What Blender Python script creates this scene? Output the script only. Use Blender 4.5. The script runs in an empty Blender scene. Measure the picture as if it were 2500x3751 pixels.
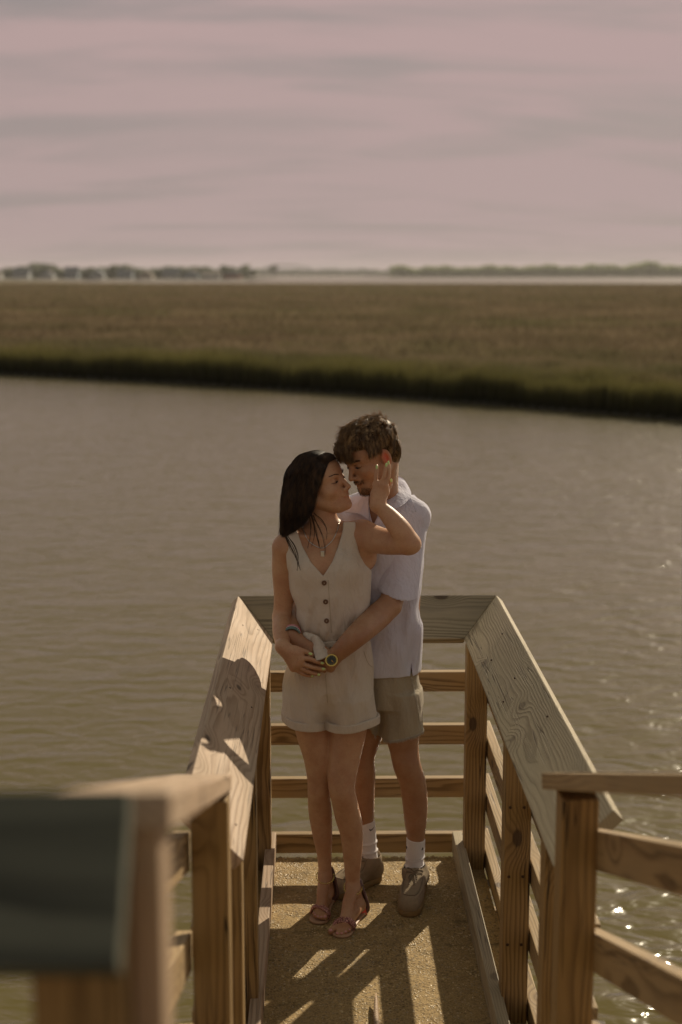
import bpy, bmesh, math, random
import numpy as np
from mathutils import Vector, Matrix
random.seed(7); rng = np.random.default_rng(7)
sc = bpy.context.scene
R = math.radians

# ------------------------------------------------------------------ camera
CAM_H = 2.28; PITCH = R(9.49); YAW = R(0.77); FPX = 50/36*3751
cam_d = bpy.data.cameras.new('camera'); cam = bpy.data.objects.new('camera', cam_d)
sc.collection.objects.link(cam); sc.camera = cam
cam.location = (0, 0, CAM_H); cam.rotation_euler = (R(90)-PITCH, 0, -YAW)
cam_d.sensor_fit = 'VERTICAL'; cam_d.sensor_height = 36; cam_d.sensor_width = 24; cam_d.lens = 50
cam_d.clip_start = 0.05; cam_d.clip_end = 12000
cam_d.dof.use_dof = True; cam_d.dof.focus_distance = 4.85; cam_d.dof.aperture_fstop = 2.1
# ------------------------------------------------------------------ sky, sun, exposure
SUN_AZ = R(28); SUN_EL = R(28.5)          # azimuth from +Y towards +X
world = bpy.data.worlds.new('World'); sc.world = world; world.use_nodes = True

class G:
    """small node-graph helper"""
    def __init__(s, nt): s.nt = nt
    def n(s, typ, ins=None, **props):
        nd = s.nt.nodes.new(typ)
        for k, v in props.items(): setattr(nd, k, v)
        for k, v in (ins or {}).items(): s.set(nd.inputs[k], v)
        return nd
    def set(s, inp, v):
        if isinstance(v, bpy.types.NodeSocket): s.nt.links.new(v, inp)
        else:
            if inp.type == 'RGBA' and len(v) == 3: v = (*v, 1)
            inp.default_value = v
    def m(s, op, a, b=0.0, c=None, clamp=False):
        nd = s.nt.nodes.new('ShaderNodeMath'); nd.operation = op; nd.use_clamp = clamp
        s.set(nd.inputs[0], a); s.set(nd.inputs[1], b)
        if c is not None: s.set(nd.inputs[2], c)
        return nd.outputs[0]
    def vm(s, op, a, b):
        nd = s.nt.nodes.new('ShaderNodeVectorMath'); nd.operation = op
        s.set(nd.inputs[0], a); s.set(nd.inputs[1], b)
        return nd.outputs[1] if op == 'DOT_PRODUCT' else nd.outputs[0]
    def noise(s, vec, scale=1, detail=3, rough=.5, dist=0):
        nd = s.n('ShaderNodeTexNoise', {'Vector': vec, 'Scale': scale, 'Detail': detail, 'Roughness': rough, 'Distortion': dist})
        return nd.outputs['Fac']
    def mix(s, f, a, b, mode='MIX'):
        nd = s.nt.nodes.new('ShaderNodeMix'); nd.data_type = 'RGBA'; nd.blend_type = mode
        s.set(nd.inputs[0], f); s.set(nd.inputs[6], a); s.set(nd.inputs[7], b)
        return nd.outputs[2]
    def ss(s, x, lo, hi, a=0.0, b=1.0):
        nd = s.nt.nodes.new('ShaderNodeMapRange'); nd.interpolation_type = 'SMOOTHSTEP'
        s.set(nd.inputs[0], x); s.set(nd.inputs[1], lo); s.set(nd.inputs[2], hi); s.set(nd.inputs[3], a); s.set(nd.inputs[4], b)
        return nd.outputs[0]
    def vec(s, x, y, z):
        return s.n('ShaderNodeCombineXYZ', {0: x, 1: y, 2: z}).outputs[0]
    def sep(s, v):
        return s.n('ShaderNodeSeparateXYZ', {0: v}).outputs

wt = world.node_tree; wt.nodes.clear(); g = G(wt)
sky = g.n('ShaderNodeTexSky', sky_type='NISHITA', sun_disc=False, sun_elevation=SUN_EL, sun_rotation=SUN_AZ,
          altitude=0, air_density=1.0, dust_density=2.0, ozone_density=1.0)
tc = g.n('ShaderNodeTexCoord')
dirv = tc.outputs['Generated']
X_, Y_, Z_ = g.sep(dirv)
zc = g.m('MAXIMUM', Z_, 0.0)
inv = g.m('DIVIDE', 1.0, g.m('ADD', zc, 0.17))
pc = g.vec(g.m('MULTIPLY', X_, inv), g.m('MULTIPLY', Y_, inv), 0.0)         # cloud-plane coordinates
# long thin streaks lying mostly across the view, tilted a little
rot = g.n('ShaderNodeMapping', {'Vector': pc, 'Location': (3.1, 1.7, 0), 'Rotation': (0, 0, R(-11)), 'Scale': (0.8, 2.1, 1)}).outputs[0]
warp = g.n('ShaderNodeTexNoise', {'Vector': rot, 'Scale': 0.9, 'Detail': 2}).outputs['Color']
rot2 = g.vm('ADD', rot, g.vm('MULTIPLY', warp, (0.9, 0.9, 0)))
n1 = g.noise(rot2, 1.15, 4, .42)
n2 = g.noise(rot2, 3.4, 4, .5)
nn = g.m('ADD', g.m('MULTIPLY', n1, .72), g.m('MULTIPLY', n2, .28))
cover = g.ss(nn, .37, .57, .05, 1.0)
thick = g.ss(Z_, .05, .34, .42, 1.0)           # seen edge-on near the horizon the veil closes up
cover = g.m('SUBTRACT', 1.0, g.m('MULTIPLY', g.m('SUBTRACT', 1.0, cover), thick))
sunv = (math.sin(SUN_AZ)*math.cos(SUN_EL), math.cos(SUN_AZ)*math.cos(SUN_EL), math.sin(SUN_EL))
sd = g.vm('DOT_PRODUCT', dirv, sunv)
glow = g.ss(sd, -0.6, 1.0, 0.68, 1.06)         # thin cloud scatters forward: brighter round the sun
hi = g.ss(Z_, 0.0, 0.36)
ccol = g.mix(hi, (3.75, 2.86, 2.74), (4.40, 3.08, 3.02))
up_ = g.ss(Z_, .30, .62)                        # overhead the veil thins to a grey blue-green sky, as in the gaps at the top of the photograph
ccol = g.mix(up_, ccol, (2.85, 2.9, 2.42))
ccol = g.mix(1.0, ccol, glow, 'MULTIPLY')
blue = g.mix(0.95, sky.outputs[0], (1.85, 1.85, 1.75))
scol = g.mix(cover, blue, ccol)
bg = g.n('ShaderNodeBackground', {'Color': scol, 'Strength': 0.1})
wo = g.n('ShaderNodeOutputWorld', {'Surface': bg.outputs[0]})

sl = bpy.data.lights.new('sun', 'SUN'); sun = bpy.data.objects.new('sun', sl); sc.collection.objects.link(sun)
sl.energy = 4.6; sl.angle = R(0.5); sl.color = (1.0, 0.86, 0.64)
sun.rotation_euler = Vector(sunv).to_track_quat('Z', 'Y').to_euler()
sc.view_settings.view_transform = 'Standard'; sc.view_settings.look = 'None'
sc.view_settings.exposure = 0.16; sc.view_settings.gamma = 1.0; sc.view_settings.use_curve_mapping = False

# ------------------------------------------------------------------ helpers
def Q(u, v, Y):
    """point at depth y=Y seen along the direction (u, v) of the full-size photograph"""
    x = (u-1250)/FPX; y = (1875.5-v)/FPX
    a, b, c = x, math.cos(PITCH)+y*math.sin(PITCH), -math.sin(PITCH)+y*math.cos(PITCH)
    cs, sn = math.cos(-YAW), math.sin(-YAW)
    dx, dy = cs*a-sn*b, sn*a+cs*b
    k = Y/dy
    return Vector((dx*k, Y, CAM_H+c*k))

COL = sc.collection
def tag(o, label=None, cat=None, group=None, kind=None):
    if label: o['label'] = label
    if cat: o['category'] = cat
    if group: o['group'] = group
    if kind: o['kind'] = kind
    return o
def thing(name, label, cat, loc=(0, 0, 0), group=None):
    o = bpy.data.objects.new(name, None); COL.objects.link(o); o.location = loc; o.empty_display_size = .1
    return tag(o, label, cat, group)
def link(name, me, mat=None, parent=None, mw=None):
    """link a mesh object; mw = its world matrix"""
    o = bpy.data.objects.new(name, me); COL.objects.link(o)
    if mat is not None:
        me.materials.clear(); me.materials.append(mat)
    mw = mw or Matrix()
    if parent is not None:
        o.parent = parent
        W = Matrix(); p = parent; ch = []
        while p is not None: ch.append(p); p = p.parent
        for p in reversed(ch): W = W @ (p.matrix_parent_inverse if p.parent else Matrix()) @ p.matrix_basis
        o.matrix_parent_inverse = W.inverted()
    o.matrix_basis = mw
    return o
def mesh_np(name, v, f, smooth=False):
    """fast mesh from numpy verts (n,3) and faces (m,k)"""
    me = bpy.data.meshes.new(name); v = np.asarray(v, np.float32); f = np.asarray(f, np.int32)
    me.vertices.add(len(v)); me.vertices.foreach_set('co', v.ravel())
    k = f.shape[1]
    me.loops.add(f.size); me.loops.foreach_set('vertex_index', f.ravel())
    me.polygons.add(len(f)); me.polygons.foreach_set('loop_start', np.arange(0, f.size, k, dtype=np.int32))
    me.polygons.foreach_set('loop_total', np.full(len(f), k, np.int32))
    if smooth: me.polygons.foreach_set('use_smooth', np.ones(len(f), bool))
    me.update(calc_edges=True); me.validate()
    return me
def from_bm(name, bm, smooth=False):
    me = bpy.data.meshes.new(name); bmesh.ops.recalc_face_normals(bm, faces=bm.faces); bm.to_mesh(me); bm.free()
    if smooth:
        me.polygons.foreach_set('use_smooth', np.ones(len(me.polygons), bool))
    return me
def box_me(name, L, W, T, bev=.0035, m0=0.0, m1=0.0, seg=2):
    """board: length on X, width on Y, thickness on Z; m0/m1 shear the two ends by the width coordinate (mitres)"""
    bm = bmesh.new(); bmesh.ops.create_cube(bm, size=1)
    for v in bm.verts: v.co = Vector((v.co.x*L, v.co.y*W, v.co.z*T))
    if bev: bmesh.ops.bevel(bm, geom=list(bm.edges), offset=bev, segments=seg, profile=.6, affect='EDGES')
    for v in bm.verts: v.co.x += (m1 if v.co.x > 0 else m0)*v.co.y
    return from_bm(name, bm)
def frame(p0, p1, up):
    p0 = Vector(p0); p1 = Vector(p1); x = (p1-p0).normalized(); up = Vector(up)
    y = (up - x*up.dot(x)).normalized(); z = x.cross(y)
    M = Matrix((x, y, z)).transposed().to_4x4(); M.translation = (p0+p1)/2
    return M, (p1-p0).length
def board(name, p0, p1, w, t, up, mat, parent, bev=.0035, m0=0, m1=0):
    """board from p0 to p1 (centre line); w measured along up, t across"""
    M, L = frame(p0, p1, up)
    return link(name, box_me(name, L, w, t, bev, m0, m1), mat, parent, M)
def tube_arr(pts, rad, k=6, cap=True):
    """verts, quads of a tube along pts with radii rad"""
    pts = np.asarray(pts, float); n = len(pts); rad = np.broadcast_to(rad, (n,))
    t = np.gradient(pts, axis=0); t /= np.linalg.norm(t, axis=1)[:, None]+1e-9
    ref = np.array([0, 0, 1.]) if abs(t[0][2]) < .9 else np.array([1., 0, 0])
    a = np.cross(t, ref); a /= np.linalg.norm(a, axis=1)[:, None]+1e-9; b = np.cross(t, a)
    th = np.arange(k)*2*math.pi/k
    V = pts[:, None, :] + rad[:, None, None]*(np.cos(th)[None, :, None]*a[:, None, :]+np.sin(th)[None, :, None]*b[:, None, :])
    V = V.reshape(-1, 3)
    i = np.arange(n-1)[:, None]*k; j = np.arange(k)[None, :]; j2 = (j+1) % k
    F = np.stack([i+j, i+j2, i+k+j2, i+k+j], -1).reshape(-1, 4)
    if cap:
        V = np.vstack([V, pts[0], pts[-1]])
        c0, c1 = len(V)-2, len(V)-1
        jj = np.arange(k); j3 = (jj+1) % k
        F = np.vstack([F, np.stack([np.full(k, c0), j3, jj, jj*0+c0], -1)*1, np.stack([np.full(k, c1), (n-1)*k+jj, (n-1)*k+j3, jj*0+c1], -1)])
    return V, F
def tris_fix(F):  # quads that repeat an index -> keep as degenerate-free polygons
    return F
def join_arr(lst):
    Vs, Fs, o = [], [], 0
    for V, F in lst:
        Vs.append(V); Fs.append(F+o); o += len(V)
    return np.vstack(Vs), np.vstack(Fs)
def mesh_poly(name, V, F, smooth=False):
    """verts + quads where a quad may repeat an index (triangle)"""
    me = bpy.data.meshes.new(name)
    faces = [tuple(dict.fromkeys(map(int, f))) for f in F]
    me.from_pydata([tuple(map(float, p)) for p in V], [], faces)
    if smooth: me.polygons.foreach_set('use_smooth', np.ones(len(me.polygons), bool))
    me.update(); return me
def tube(name, pts, rad, mat, parent=None, k=8):
    V, F = tube_arr(pts, rad, k); return link(name, mesh_poly(name, V, F, True), mat, parent)

def new_mat(name):
    m = bpy.data.materials.new(name); m.use_nodes = True; nt = m.node_tree; nt.nodes.clear()
    g = G(nt); b = g.n('ShaderNodeBsdfPrincipled'); o = g.n('ShaderNodeOutputMaterial', {'Surface': b.outputs[0]})
    return m, g, b
def simple(name, col, rough=.6, metal=0, spec=.5, var=.12, nscale=30, bump=0.0, bscale=200, sss=0, trans=0):
    m, g, b = new_mat(name); t = g.n('ShaderNodeTexCoord').outputs['Object']
    n = g.noise(t, nscale, 4, .6)
    c = g.mix(n, tuple(x*(1-var) for x in col), tuple(min(1, x*(1+var)) for x in col))
    g.set(b.inputs['Base Color'], c); b.inputs['Roughness'].default_value = rough; b.inputs['Metallic'].default_value = metal
    b.inputs['Specular IOR Level'].default_value = spec
    if bump:
        bp = g.n('ShaderNodeBump', {'Height': g.noise(t, bscale, 3), 'Strength': bump, 'Distance': .002}); g.set(b.inputs['Normal'], bp.outputs[0])
    return m
def wood(name, base, dark, grey=(.36, .33, .27), grey_amt=.3, ring=.012, contrast=.6, knots=1.0, crack=0.0):
    m, g, b = new_mat(name)
    P = g.n('ShaderNodeTexCoord').outputs['Object']; rnd = g.n('ShaderNodeObjectInfo').outputs['Random']
    off = g.vec(g.m('MULTIPLY', rnd, 37.3), g.m('MULTIPLY', rnd, 61.7), g.m('MULTIPLY', rnd, 11.9))
    x, y, z = g.sep(P)
    Po = g.vm('ADD', g.vm('MULTIPLY', P, (1.6, 8, 8)), off)
    w1 = g.m('MULTIPLY', g.m('SUBTRACT', g.noise(Po, .8, 2), .5), .055)
    w2 = g.m('MULTIPLY', g.m('SUBTRACT', g.noise(g.vm('ADD', Po, (9, 3, 5)), 3.2, 2), .5), .008)
    vk = g.n('ShaderNodeTexVoronoi', {'Vector': g.vm('ADD', g.vm('MULTIPLY', P, (3.6, 7, 4)), off), 'Scale': 1.0, 'Randomness': 1.0})
    pick = g.ss(g.sep(vk.outputs['Color'])[0], .38, .42)
    kd = vk.outputs['Distance']
    kn = g.m('MULTIPLY', g.ss(kd, .42, .0), pick)
    core = g.m('MULTIPLY', g.ss(kd, .13, .08), pick)
    yc = g.m('ADD', y, g.m('MULTIPLY', g.m('SUBTRACT', rnd, .5), .09))
    zc = g.m('ADD', z, g.m('ADD', g.m('MULTIPLY', rnd, .05), .045))
    r = g.m('SQRT', g.m('ADD', g.m('MULTIPLY', yc, yc), g.m('MULTIPLY', zc, zc)))
    r = g.m('ADD', g.m('ADD', r, w1), w2)
    r = g.m('ADD', r, g.m('MULTIPLY', kn, .035*knots))
    s = g.m('FRACT', g.m('DIVIDE', r, ring))
    late = g.m('MULTIPLY', g.ss(s, .35, .85), g.ss(s, 1.0, .9))
    amp = g.ss(g.noise(Po, 1.1, 2), .3, .7, .35, 1.0)
    late = g.m('MULTIPLY', late, amp)
    fib = g.noise(g.vm('ADD', g.vm('MULTIPLY', P, (9, 260, 260)), off), 1, 2)
    c = g.mix(g.m('MULTIPLY', late, contrast), base, dark)
    big = g.noise(g.vm('ADD', g.vm('MULTIPLY', P, (2, 9, 9)), off), 1, 4, .65)
    tone = g.ss(big, .25, .75, .78, 1.18)
    c = g.mix(1.0, c, g.mix(tone, (0, 0, 0), (1, 1, 1)), 'MULTIPLY') if False else g.mix(g.ss(big, .45, .8, 0, grey_amt), c, grey)
    c = g.mix(g.m('MULTIPLY', g.m('SUBTRACT', 1.0, fib), .32), c, tuple(k*.45 for k in dark))
    c = g.mix(g.m('MULTIPLY', core, .85*knots), c, (.05, .028, .014))
    c = g.mix(g.m('MULTIPLY', g.m('SUBTRACT', kn, core, clamp=True), .3*knots), c, tuple(k*.8 for k in dark))
    # drying checks: thin dark splits that run with the grain
    ck = g.noise(g.vm('ADD', g.vm('MULTIPLY', P, (1.3, 60, 60)), off), 1, 1)
    chk = g.m('MULTIPLY', g.ss(g.m('ABSOLUTE', g.m('SUBTRACT', ck, .5)), .022, .004), g.ss(g.noise(Po, 1.7, 1), .46, .56))
    c = g.mix(g.m('MULTIPLY', chk, .55+crack*.4, clamp=True), c, (.03, .018, .01))
    dirt = g.ss(g.noise(g.vm('ADD', g.vm('MULTIPLY', P, (14, 22, 22)), off), 1, 5, .7), .62, .78, 0, .35)
    c = g.mix(dirt, c, (.07, .055, .035))
    g.set(b.inputs['Base Color'], c)
    g.set(b.inputs['Roughness'], g.ss(big, .2, .8, .55, .8)); b.inputs['Specular IOR Level'].default_value = .3
    h = g.m('SUBTRACT', g.m('ADD', g.m('MULTIPLY', late, .6), g.m('MULTIPLY', fib, .5)), g.m('MULTIPLY', chk, 1.5))
    bp = g.n('ShaderNodeBump', {'Height': h, 'Strength': .45, 'Distance': .0015}); g.set(b.inputs['Normal'], bp.outputs[0])
    return m

M_post = wood('treated_pine_post', (.37, .235, .092), (.12, .065, .022), (.28, .22, .12), .25, .011, .85, 1.0, 1)
M_rail = wood('treated_pine_rail', (.40, .275, .135), (.14, .08, .03), (.35, .28, .17), .35, .010, .85)
M_pale = wood('pale_pine_cap', (.49, .35, .235), (.25, .155, .085), (.40, .34, .26), .5, .013, .8)
M_grey = wood('weathered_cap', (.45, .375, .245), (.22, .17, .105), (.34, .30, .21), .6, .0075, .65, .6)
M_back = wood('brown_grey_cap', (.31, .255, .165), (.12, .095, .055), (.22, .19, .14), .6, .010, .85)
M_dark = wood('dark_weathered_cap', (.13, .135, .10), (.025, .027, .02), (.09, .098, .08), .7, .03, .9)
M_end = wood('end_grain', (.10, .07, .05), (.05, .035, .025), (.12, .10, .08), .3, .006, .7, 0)
M_metal = simple('galvanised_bolt', (.35, .30, .24), .45, .9, var=.3, nscale=90)
M_nail = simple('rusty_nail', (.07, .04, .025), .7, .4)

# ------------------------------------------------------------------ concrete walkway with exposed pebbles
def concrete():
    m, g, b = new_mat('exposed_aggregate_concrete')
    P = g.n('ShaderNodeTexCoord').outputs['Object']
    v = g.n('ShaderNodeTexVoronoi', {'Vector': P, 'Scale': 95, 'Randomness': 1})
    v2 = g.n('ShaderNodeTexVoronoi', {'Vector': P, 'Scale': 210, 'Randomness': 1})
    n = g.noise(P, 3.5, 6, .65); n2 = g.noise(P, 40, 5, .7)
    cr = g.n('ShaderNodeValToRGB', {'Fac': g.sep(v.outputs['Color'])[0]})
    e = cr.color_ramp.elements; e[0].color = (.15, .095, .04, 1); e[1].color = (.50, .41, .27, 1); e[0].position = 0
    for p, c in ((.3, (.30, .21, .10)), (.6, (.37, .26, .12)), (.8, (.24, .18, .11))):
        q = e.new(p); q.color = (*c, 1)
    paste = g.mix(n2, (.31, .21, .085), (.50, .35, .165))
    stone = g.m('MULTIPLY', g.ss(v.outputs['Distance'], .55, .35), g.ss(n, .35, .6, .45, 1))
    c = g.mix(stone, paste, cr.outputs[0])
    c = g.mix(g.ss(v2.outputs['Distance'], .3, .7, 0, .35), c, (.07, .05, .025))
    c = g.mix(g.ss(g.noise(P, 9, 5, .7), .52, .72, 0, .65), c, (.085, .062, .03))
    c = g.mix(g.ss(n, .55, .8, 0, .35), c, (.42, .36, .26))
    g.set(b.inputs['Base Color'], c); b.inputs['Roughness'].default_value = .85; b.inputs['Specular IOR Level'].default_value = .25
    h = g.m('ADD', g.m('MULTIPLY', stone, .8), g.m('MULTIPLY', n2, .5))
    bp = g.n('ShaderNodeBump', {'Height': h, 'Strength': .45, 'Distance': .005}); g.set(b.inputs['Normal'], bp.outputs[0])
    return m
M_conc = concrete()
def grid_me(name, x0, x1, y0, y1, nx, ny, fz):
    xs = np.linspace(x0, x1, nx); ys = np.linspace(y0, y1, ny); Xg, Yg = np.meshgrid(xs, ys, indexing='ij')
    Zg = fz(Xg, Yg); V = np.stack([Xg, Yg, Zg], -1).reshape(-1, 3)
    i, j = np.meshgrid(np.arange(nx-1), np.arange(ny-1), indexing='ij'); a = (i*ny+j).ravel()
    return V, np.stack([a, a+ny, a+ny+1, a+1], -1)
DX0, DX1, DY0, DY1 = -.27, .625, 2.9, 5.345
walk = thing('walkway', None, None); walk['kind'] = 'structure'
def edge_fn(X, Y):
    z = .0015*np.sin(X*31+np.sin(Y*17)*2)*np.sin(Y*23+X*9)
    # crumbly far edge
    e = np.clip((Y-(DY1-.02))/.02, 0, 1); return z - e*e*.012*(1+.6*np.sin(X*83)+.5*np.sin(X*197))
V, F = grid_me('slab', DX0, DX1, DY0, DY1, 160, 400, edge_fn)
link('slab_surface', mesh_np('slab_surface', V, F, True), M_conc, walk)
board('slab_body', ((DX0+DX1)/2, DY0, -.085), ((DX0+DX1)/2, DY1-.001, -.085), .14, DX1-DX0, (0, 0, 1), M_conc, walk, .006)
# loose and proud pebbles of the aggregate, one real mesh
def pebbles():
    n = 16000
    base = np.array([[1, 0, 0], [-1, 0, 0], [0, 1, 0], [0, -1, 0], [0, 0, 1.]])
    px = rng.uniform(DX0+.05, DX1-.05, n); py = DY1-.006-np.abs(rng.uniform(0, 1, n))**1.25*1.35
    keep = (rng.uniform(0, 1, n) < np.clip(1.15-(DY1-py)*.55, .25, 1)) | (px < -.12)
    px, py = px[keep], py[keep]; n = len(px)
    th = np.arange(6)*math.pi/3
    ring = np.stack([np.cos(th), np.sin(th), np.zeros(6)], 1); top = ring*[.62, .62, 0]+[0, 0, .75]
    T = np.vstack([ring, top, [[0, 0, .95]]])
    a = rng.uniform(0, 6.28, n); s = rng.lognormal(math.log(.0027), .30, n); sx = s*rng.uniform(.8, 1.5, n)
    sz = s*rng.uniform(.3, .55, n)
    V = T[None]*np.stack([sx, s, sz], 1)[:, None, :]
    ca, sa = np.cos(a)[:, None], np.sin(a)[:, None]
    V = np.stack([V[..., 0]*ca-V[..., 1]*sa+px[:, None], V[..., 0]*sa+V[..., 1]*ca+py[:, None], V[..., 2]-.0006], -1)
    f = []
    for i in range(6):
        j = (i+1) % 6; f.append((i, j, 6+j, 6+i)); f.append((6+i, 6+j, 12, 12))
    F = (np.array(f)[None]+(np.arange(n)*13)[:, None, None]).reshape(-1, 4)
    q = F[:, 2] != F[:, 3]
    tri = F[~q][:, :3]; qd = F[q]; F3 = np.vstack([tri, qd[:, [0, 1, 2]], qd[:, [0, 2, 3]]])
    return V.reshape(-1, 3), F3
def pebble_mat():
    m, g, b = new_mat('river_pebbles'); P = g.n('ShaderNodeTexCoord').outputs['Object']
    v = g.n('ShaderNodeTexVoronoi', {'Vector': P, 'Scale': 70})
    cr = g.n('ShaderNodeValToRGB', {'Fac': g.sep(v.outputs['Color'])[1]}); e = cr.color_ramp.elements
    e[0].color = (.26, .17, .055, 1); e[1].color = (.56, .44, .26, 1)
    for p, c in ((.35, (.44, .29, .10)), (.6, (.34, .24, .10)), (.8, (.52, .37, .16))):
        q = e.new(p); q.color = (*c, 1)
    g.set(b.inputs['Base Color'], cr.outputs[0]); b.inputs['Roughness'].default_value = .5
    return m
V, F = pebbles(); o = link('pebbles', mesh_np('pebbles', V, F, True), pebble_mat(), walk); o['kind'] = 'stuff'
# sloping ramp under the photographer that climbs away from the platform
ramp = link('ramp', box_me('ramp', 4.2, .95, .12, .01), M_conc, None, frame((.16, 2.84, -.065), (.16, -1.1, 1.36), (1, 0, 0))[0]); tag(ramp, kind='structure')
land = link('upper_landing', box_me('upper_landing', 3.0, 4.0, .14, .01), M_conc, None, Matrix.Translation((0, -2.8, 1.36))); tag(land, kind='structure')

# ------------------------------------------------------------------ platform railings
PW = .08; RT = .036; RH = .08
tops = (.070, .302, .522, .739)
def post(x, y, z0, z1, mat, par, w=PW):
    return board('post', (x, y, z0), (x, y, z1), w, w, (1, 0, 0), mat, par, .005)
def nails(cap, pts):
    for p in pts:
        V, F = tube_arr([(0, 0, -.004), (0, 0, .0015)], .0032, 7)
        link('nail', mesh_poly('nail', V, F), M_nail, cap, cap.matrix_basis @ Matrix.Translation(p))
XL, XR = -.19, .548     # inner lower edges of the sloping caps
CZ0, CZ1, CR = .885, 1.028, .142
def cap_side(side, y0, y1, mat, par):
    # side -1 left, +1 right ; slopes up and outwards
    xi = XL if side < 0 else XR
    xo = xi+side*CR
    p = lambda y: ((xi+xo)/2+side*(-0.5*RT*.7)*-1, y, (CZ0+CZ1)/2-.5*RT*.7)
    up = (side*CR, 0, CZ1-CZ0)
    # far end is mitred: the outer edge is longer
    return board('cap_board', p(y0), p(y1), .2, RT, up, mat, par, .004, 0, .70)
# left railing
rl = thing('wooden_railing', 'left platform railing with sunlit sloping cap board and knot, couple shadow across it', 'railing', (-.26, 4.3, 0), 'railings round the platform')
c = cap_side(-1, 3.245, 5.42, M_pale, rl); nails(c, [(-.95, .05, .018), (-.93, -.06, .018), (.02, .045, .018), (.03, -.05, .018), (.95, -.02, .018), (.82, .05, .018)])
for y in (5.25, 4.1): post(-.24, y, -.3, .885, M_post, rl)
post(-.24, 3.35, -.3, .885, M_post, rl)
for zt in tops: board('rail', (-.30, 3.2, zt-RH/2), (-.30, 5.36, zt-RH/2), RH, RT, (0, 0, 1), M_rail, rl)
# right railing
rr = thing('wooden_railing', 'right platform railing with shaded grey sloping cap board and twisted grain', 'railing', (.6, 4.3, 0), 'railings round the platform')
c = cap_side(1, 3.20, 5.42, M_grey, rr); nails(c, [(.55, -.03, -.018), (.2, .02, -.018), (.1, -.05, -.018), (-.3, .06, -.018), (.7, .05, -.018)])
for y in (5.25, 4.1): post(.588, y, -.3, .885, M_post, rr)
post(.588, 3.35, -.3, .885, M_post, rr)
for zt in tops: board('rail', (.65, 3.2, zt-RH/2), (.65, 5.46, zt-RH/2), RH, RT, (0, 0, 1), M_rail, rr)
# bolt that ties the right post through the rim
p5 = rr.children[3]
# back railing
rb = thing('wooden_railing', 'back platform railing of four rails under a grey cap board, behind the couple', 'railing', (.16, 5.42, 0), 'railings round the platform')
pm = lambda x: (x, 5.42+CR/2*0+.003+.5*RT*.7, (CZ0+CZ1)/2-.5*RT*.7)
mid = (XL-CR/2, XR+CR/2)
board('cap_board', pm(mid[0]), pm(mid[1]), .2, RT, (0, CR, CZ1-CZ0), M_back, rb, .004, -.70, .70)
for zt in tops: board('rail', (-.275, 5.418, zt-RH/2), (.628, 5.418, zt-RH/2), RH, RT, (0, 0, 1), M_rail, rb)
def screws(par, pts, axis):
    for p in pts:
        p = Vector(p); a = Vector(axis)*.0012; V1 = tube_arr([p-a, p+a], .0048, 8); link('screw_head', mesh_poly('screw_head', *V1), M_nail, par)
for zt in tops:
    screws(rb, [(x, 5.3995, zt-RH/2+dz) for x in (-.262, .614) for dz in (-.018, .018)], (0, 1, 0))
    screws(rr, [(.6315, y, zt-RH/2+dz) for y in (4.45, 4.75) for dz in (0,)], (1, 0, 0))
screws(rr, [(.575+dx, 4.0595, z) for z in (.70, .48, .26) for dx in (-.012, .03)], (0, 1, 0))
# toe boards along the slab edges
tb = board('toe_board', (-.205, 3.0, .045), (-.205, 5.38, .045), .088, .038, (0, 0, 1), M_pale, None)
tag(tb, 'narrow toe board along the left edge of the slab, striped with light and shade', 'toe board', 'toe boards along the slab')
tb = board('toe_board', (.535, 3.0, .045), (.535, 5.38, .045), .088, .038, (0, 0, 1), M_grey, None)
tag(tb, 'weathered grey toe board along the right edge of the slab', 'toe board', 'toe boards along the slab')
def bolt(par, x0, x1, y, z):
    V1 = tube_arr([(x0, y, z), (x1, y, z)], .009, 10)
    b = link('bolt', mesh_poly('bolt', *V1), M_nail, par)
    V1 = tube_arr([(x0, y, z), (x0+.02, y, z)], .018, 6)
    link('bolt_nut', mesh_poly('bolt_nut', *V1), M_metal, par)
bolt(rr, .631, .70, 5.165, -.040)
# posts reach down to pilings in the water
for i, (x, y) in enumerate(((-.24, 5.2), (.6, 5.2), (-.24, 3.2), (.6, 3.2))):
    V1 = tube_arr([(x, y, -4), (x, y, -2), (x, y, -.33)], [.12, .115, .11], 14)
    o = link('piling', mesh_poly('piling', *V1, True), M_post)
    tag(o, 'round timber piling under the %s %s corner of the platform' % ('back' if i < 2 else 'near', 'left' if x < 0 else 'right'), 'piling', 'pilings under the platform')
for i, y in enumerate((5.2, 4.1, 3.1)):
    o = board('floor_beam', (-.40, y, -.24), (.75, y, -.24), .17, .04, (0, 0, 1), M_post, None)
    tag(o, 'floor beam under the %s of the concrete walkway' % ('far end', 'middle', 'near end')[i], 'beam', 'beams under the walkway')

# ------------------------------------------------------------------ sloping ramp railings near the camera
SL = .3616                     # slope of the ramp railings
DIR = Vector((-.0326, 1, -SL)).normalized()
def along(x, y, z, yy):        # point on a line through (x,y,z) with the ramp direction at depth yy
    t = (yy-y)/DIR.y; return (x+DIR.x*t, yy, z+DIR.z*t)
sr = thing('ramp_railing', 'right railing of the sloping ramp, square post in front of three angled rails', 'railing', (.54, 2.95, 0), 'railings of the sloping ramp')
post(.552, 2.93, -.1, 1.172, M_post, sr)
board('cap_board', along(.546, 2.95, 1.192, 2.99), along(.546, 2.95, 1.192, .6), .125, .036, (1, 0, 0), M_rail, sr)
post(.625, 1.2, .4, 1.80, M_post, sr)
for k, (zz, tt) in enumerate(((1.035, 0), (.80, 0), (.575, 0))):
    board('rail', along(.605, 2.95, zz, 2.98), along(.605, 2.95, zz, .6), .085, .036, (0, 0, 1), M_rail, sr)
o = board('joist_end', (.60, 2.90, .52), (.63, 3.06, .52), .10, .05, (0, 0, 1), M_end, sr)
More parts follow.
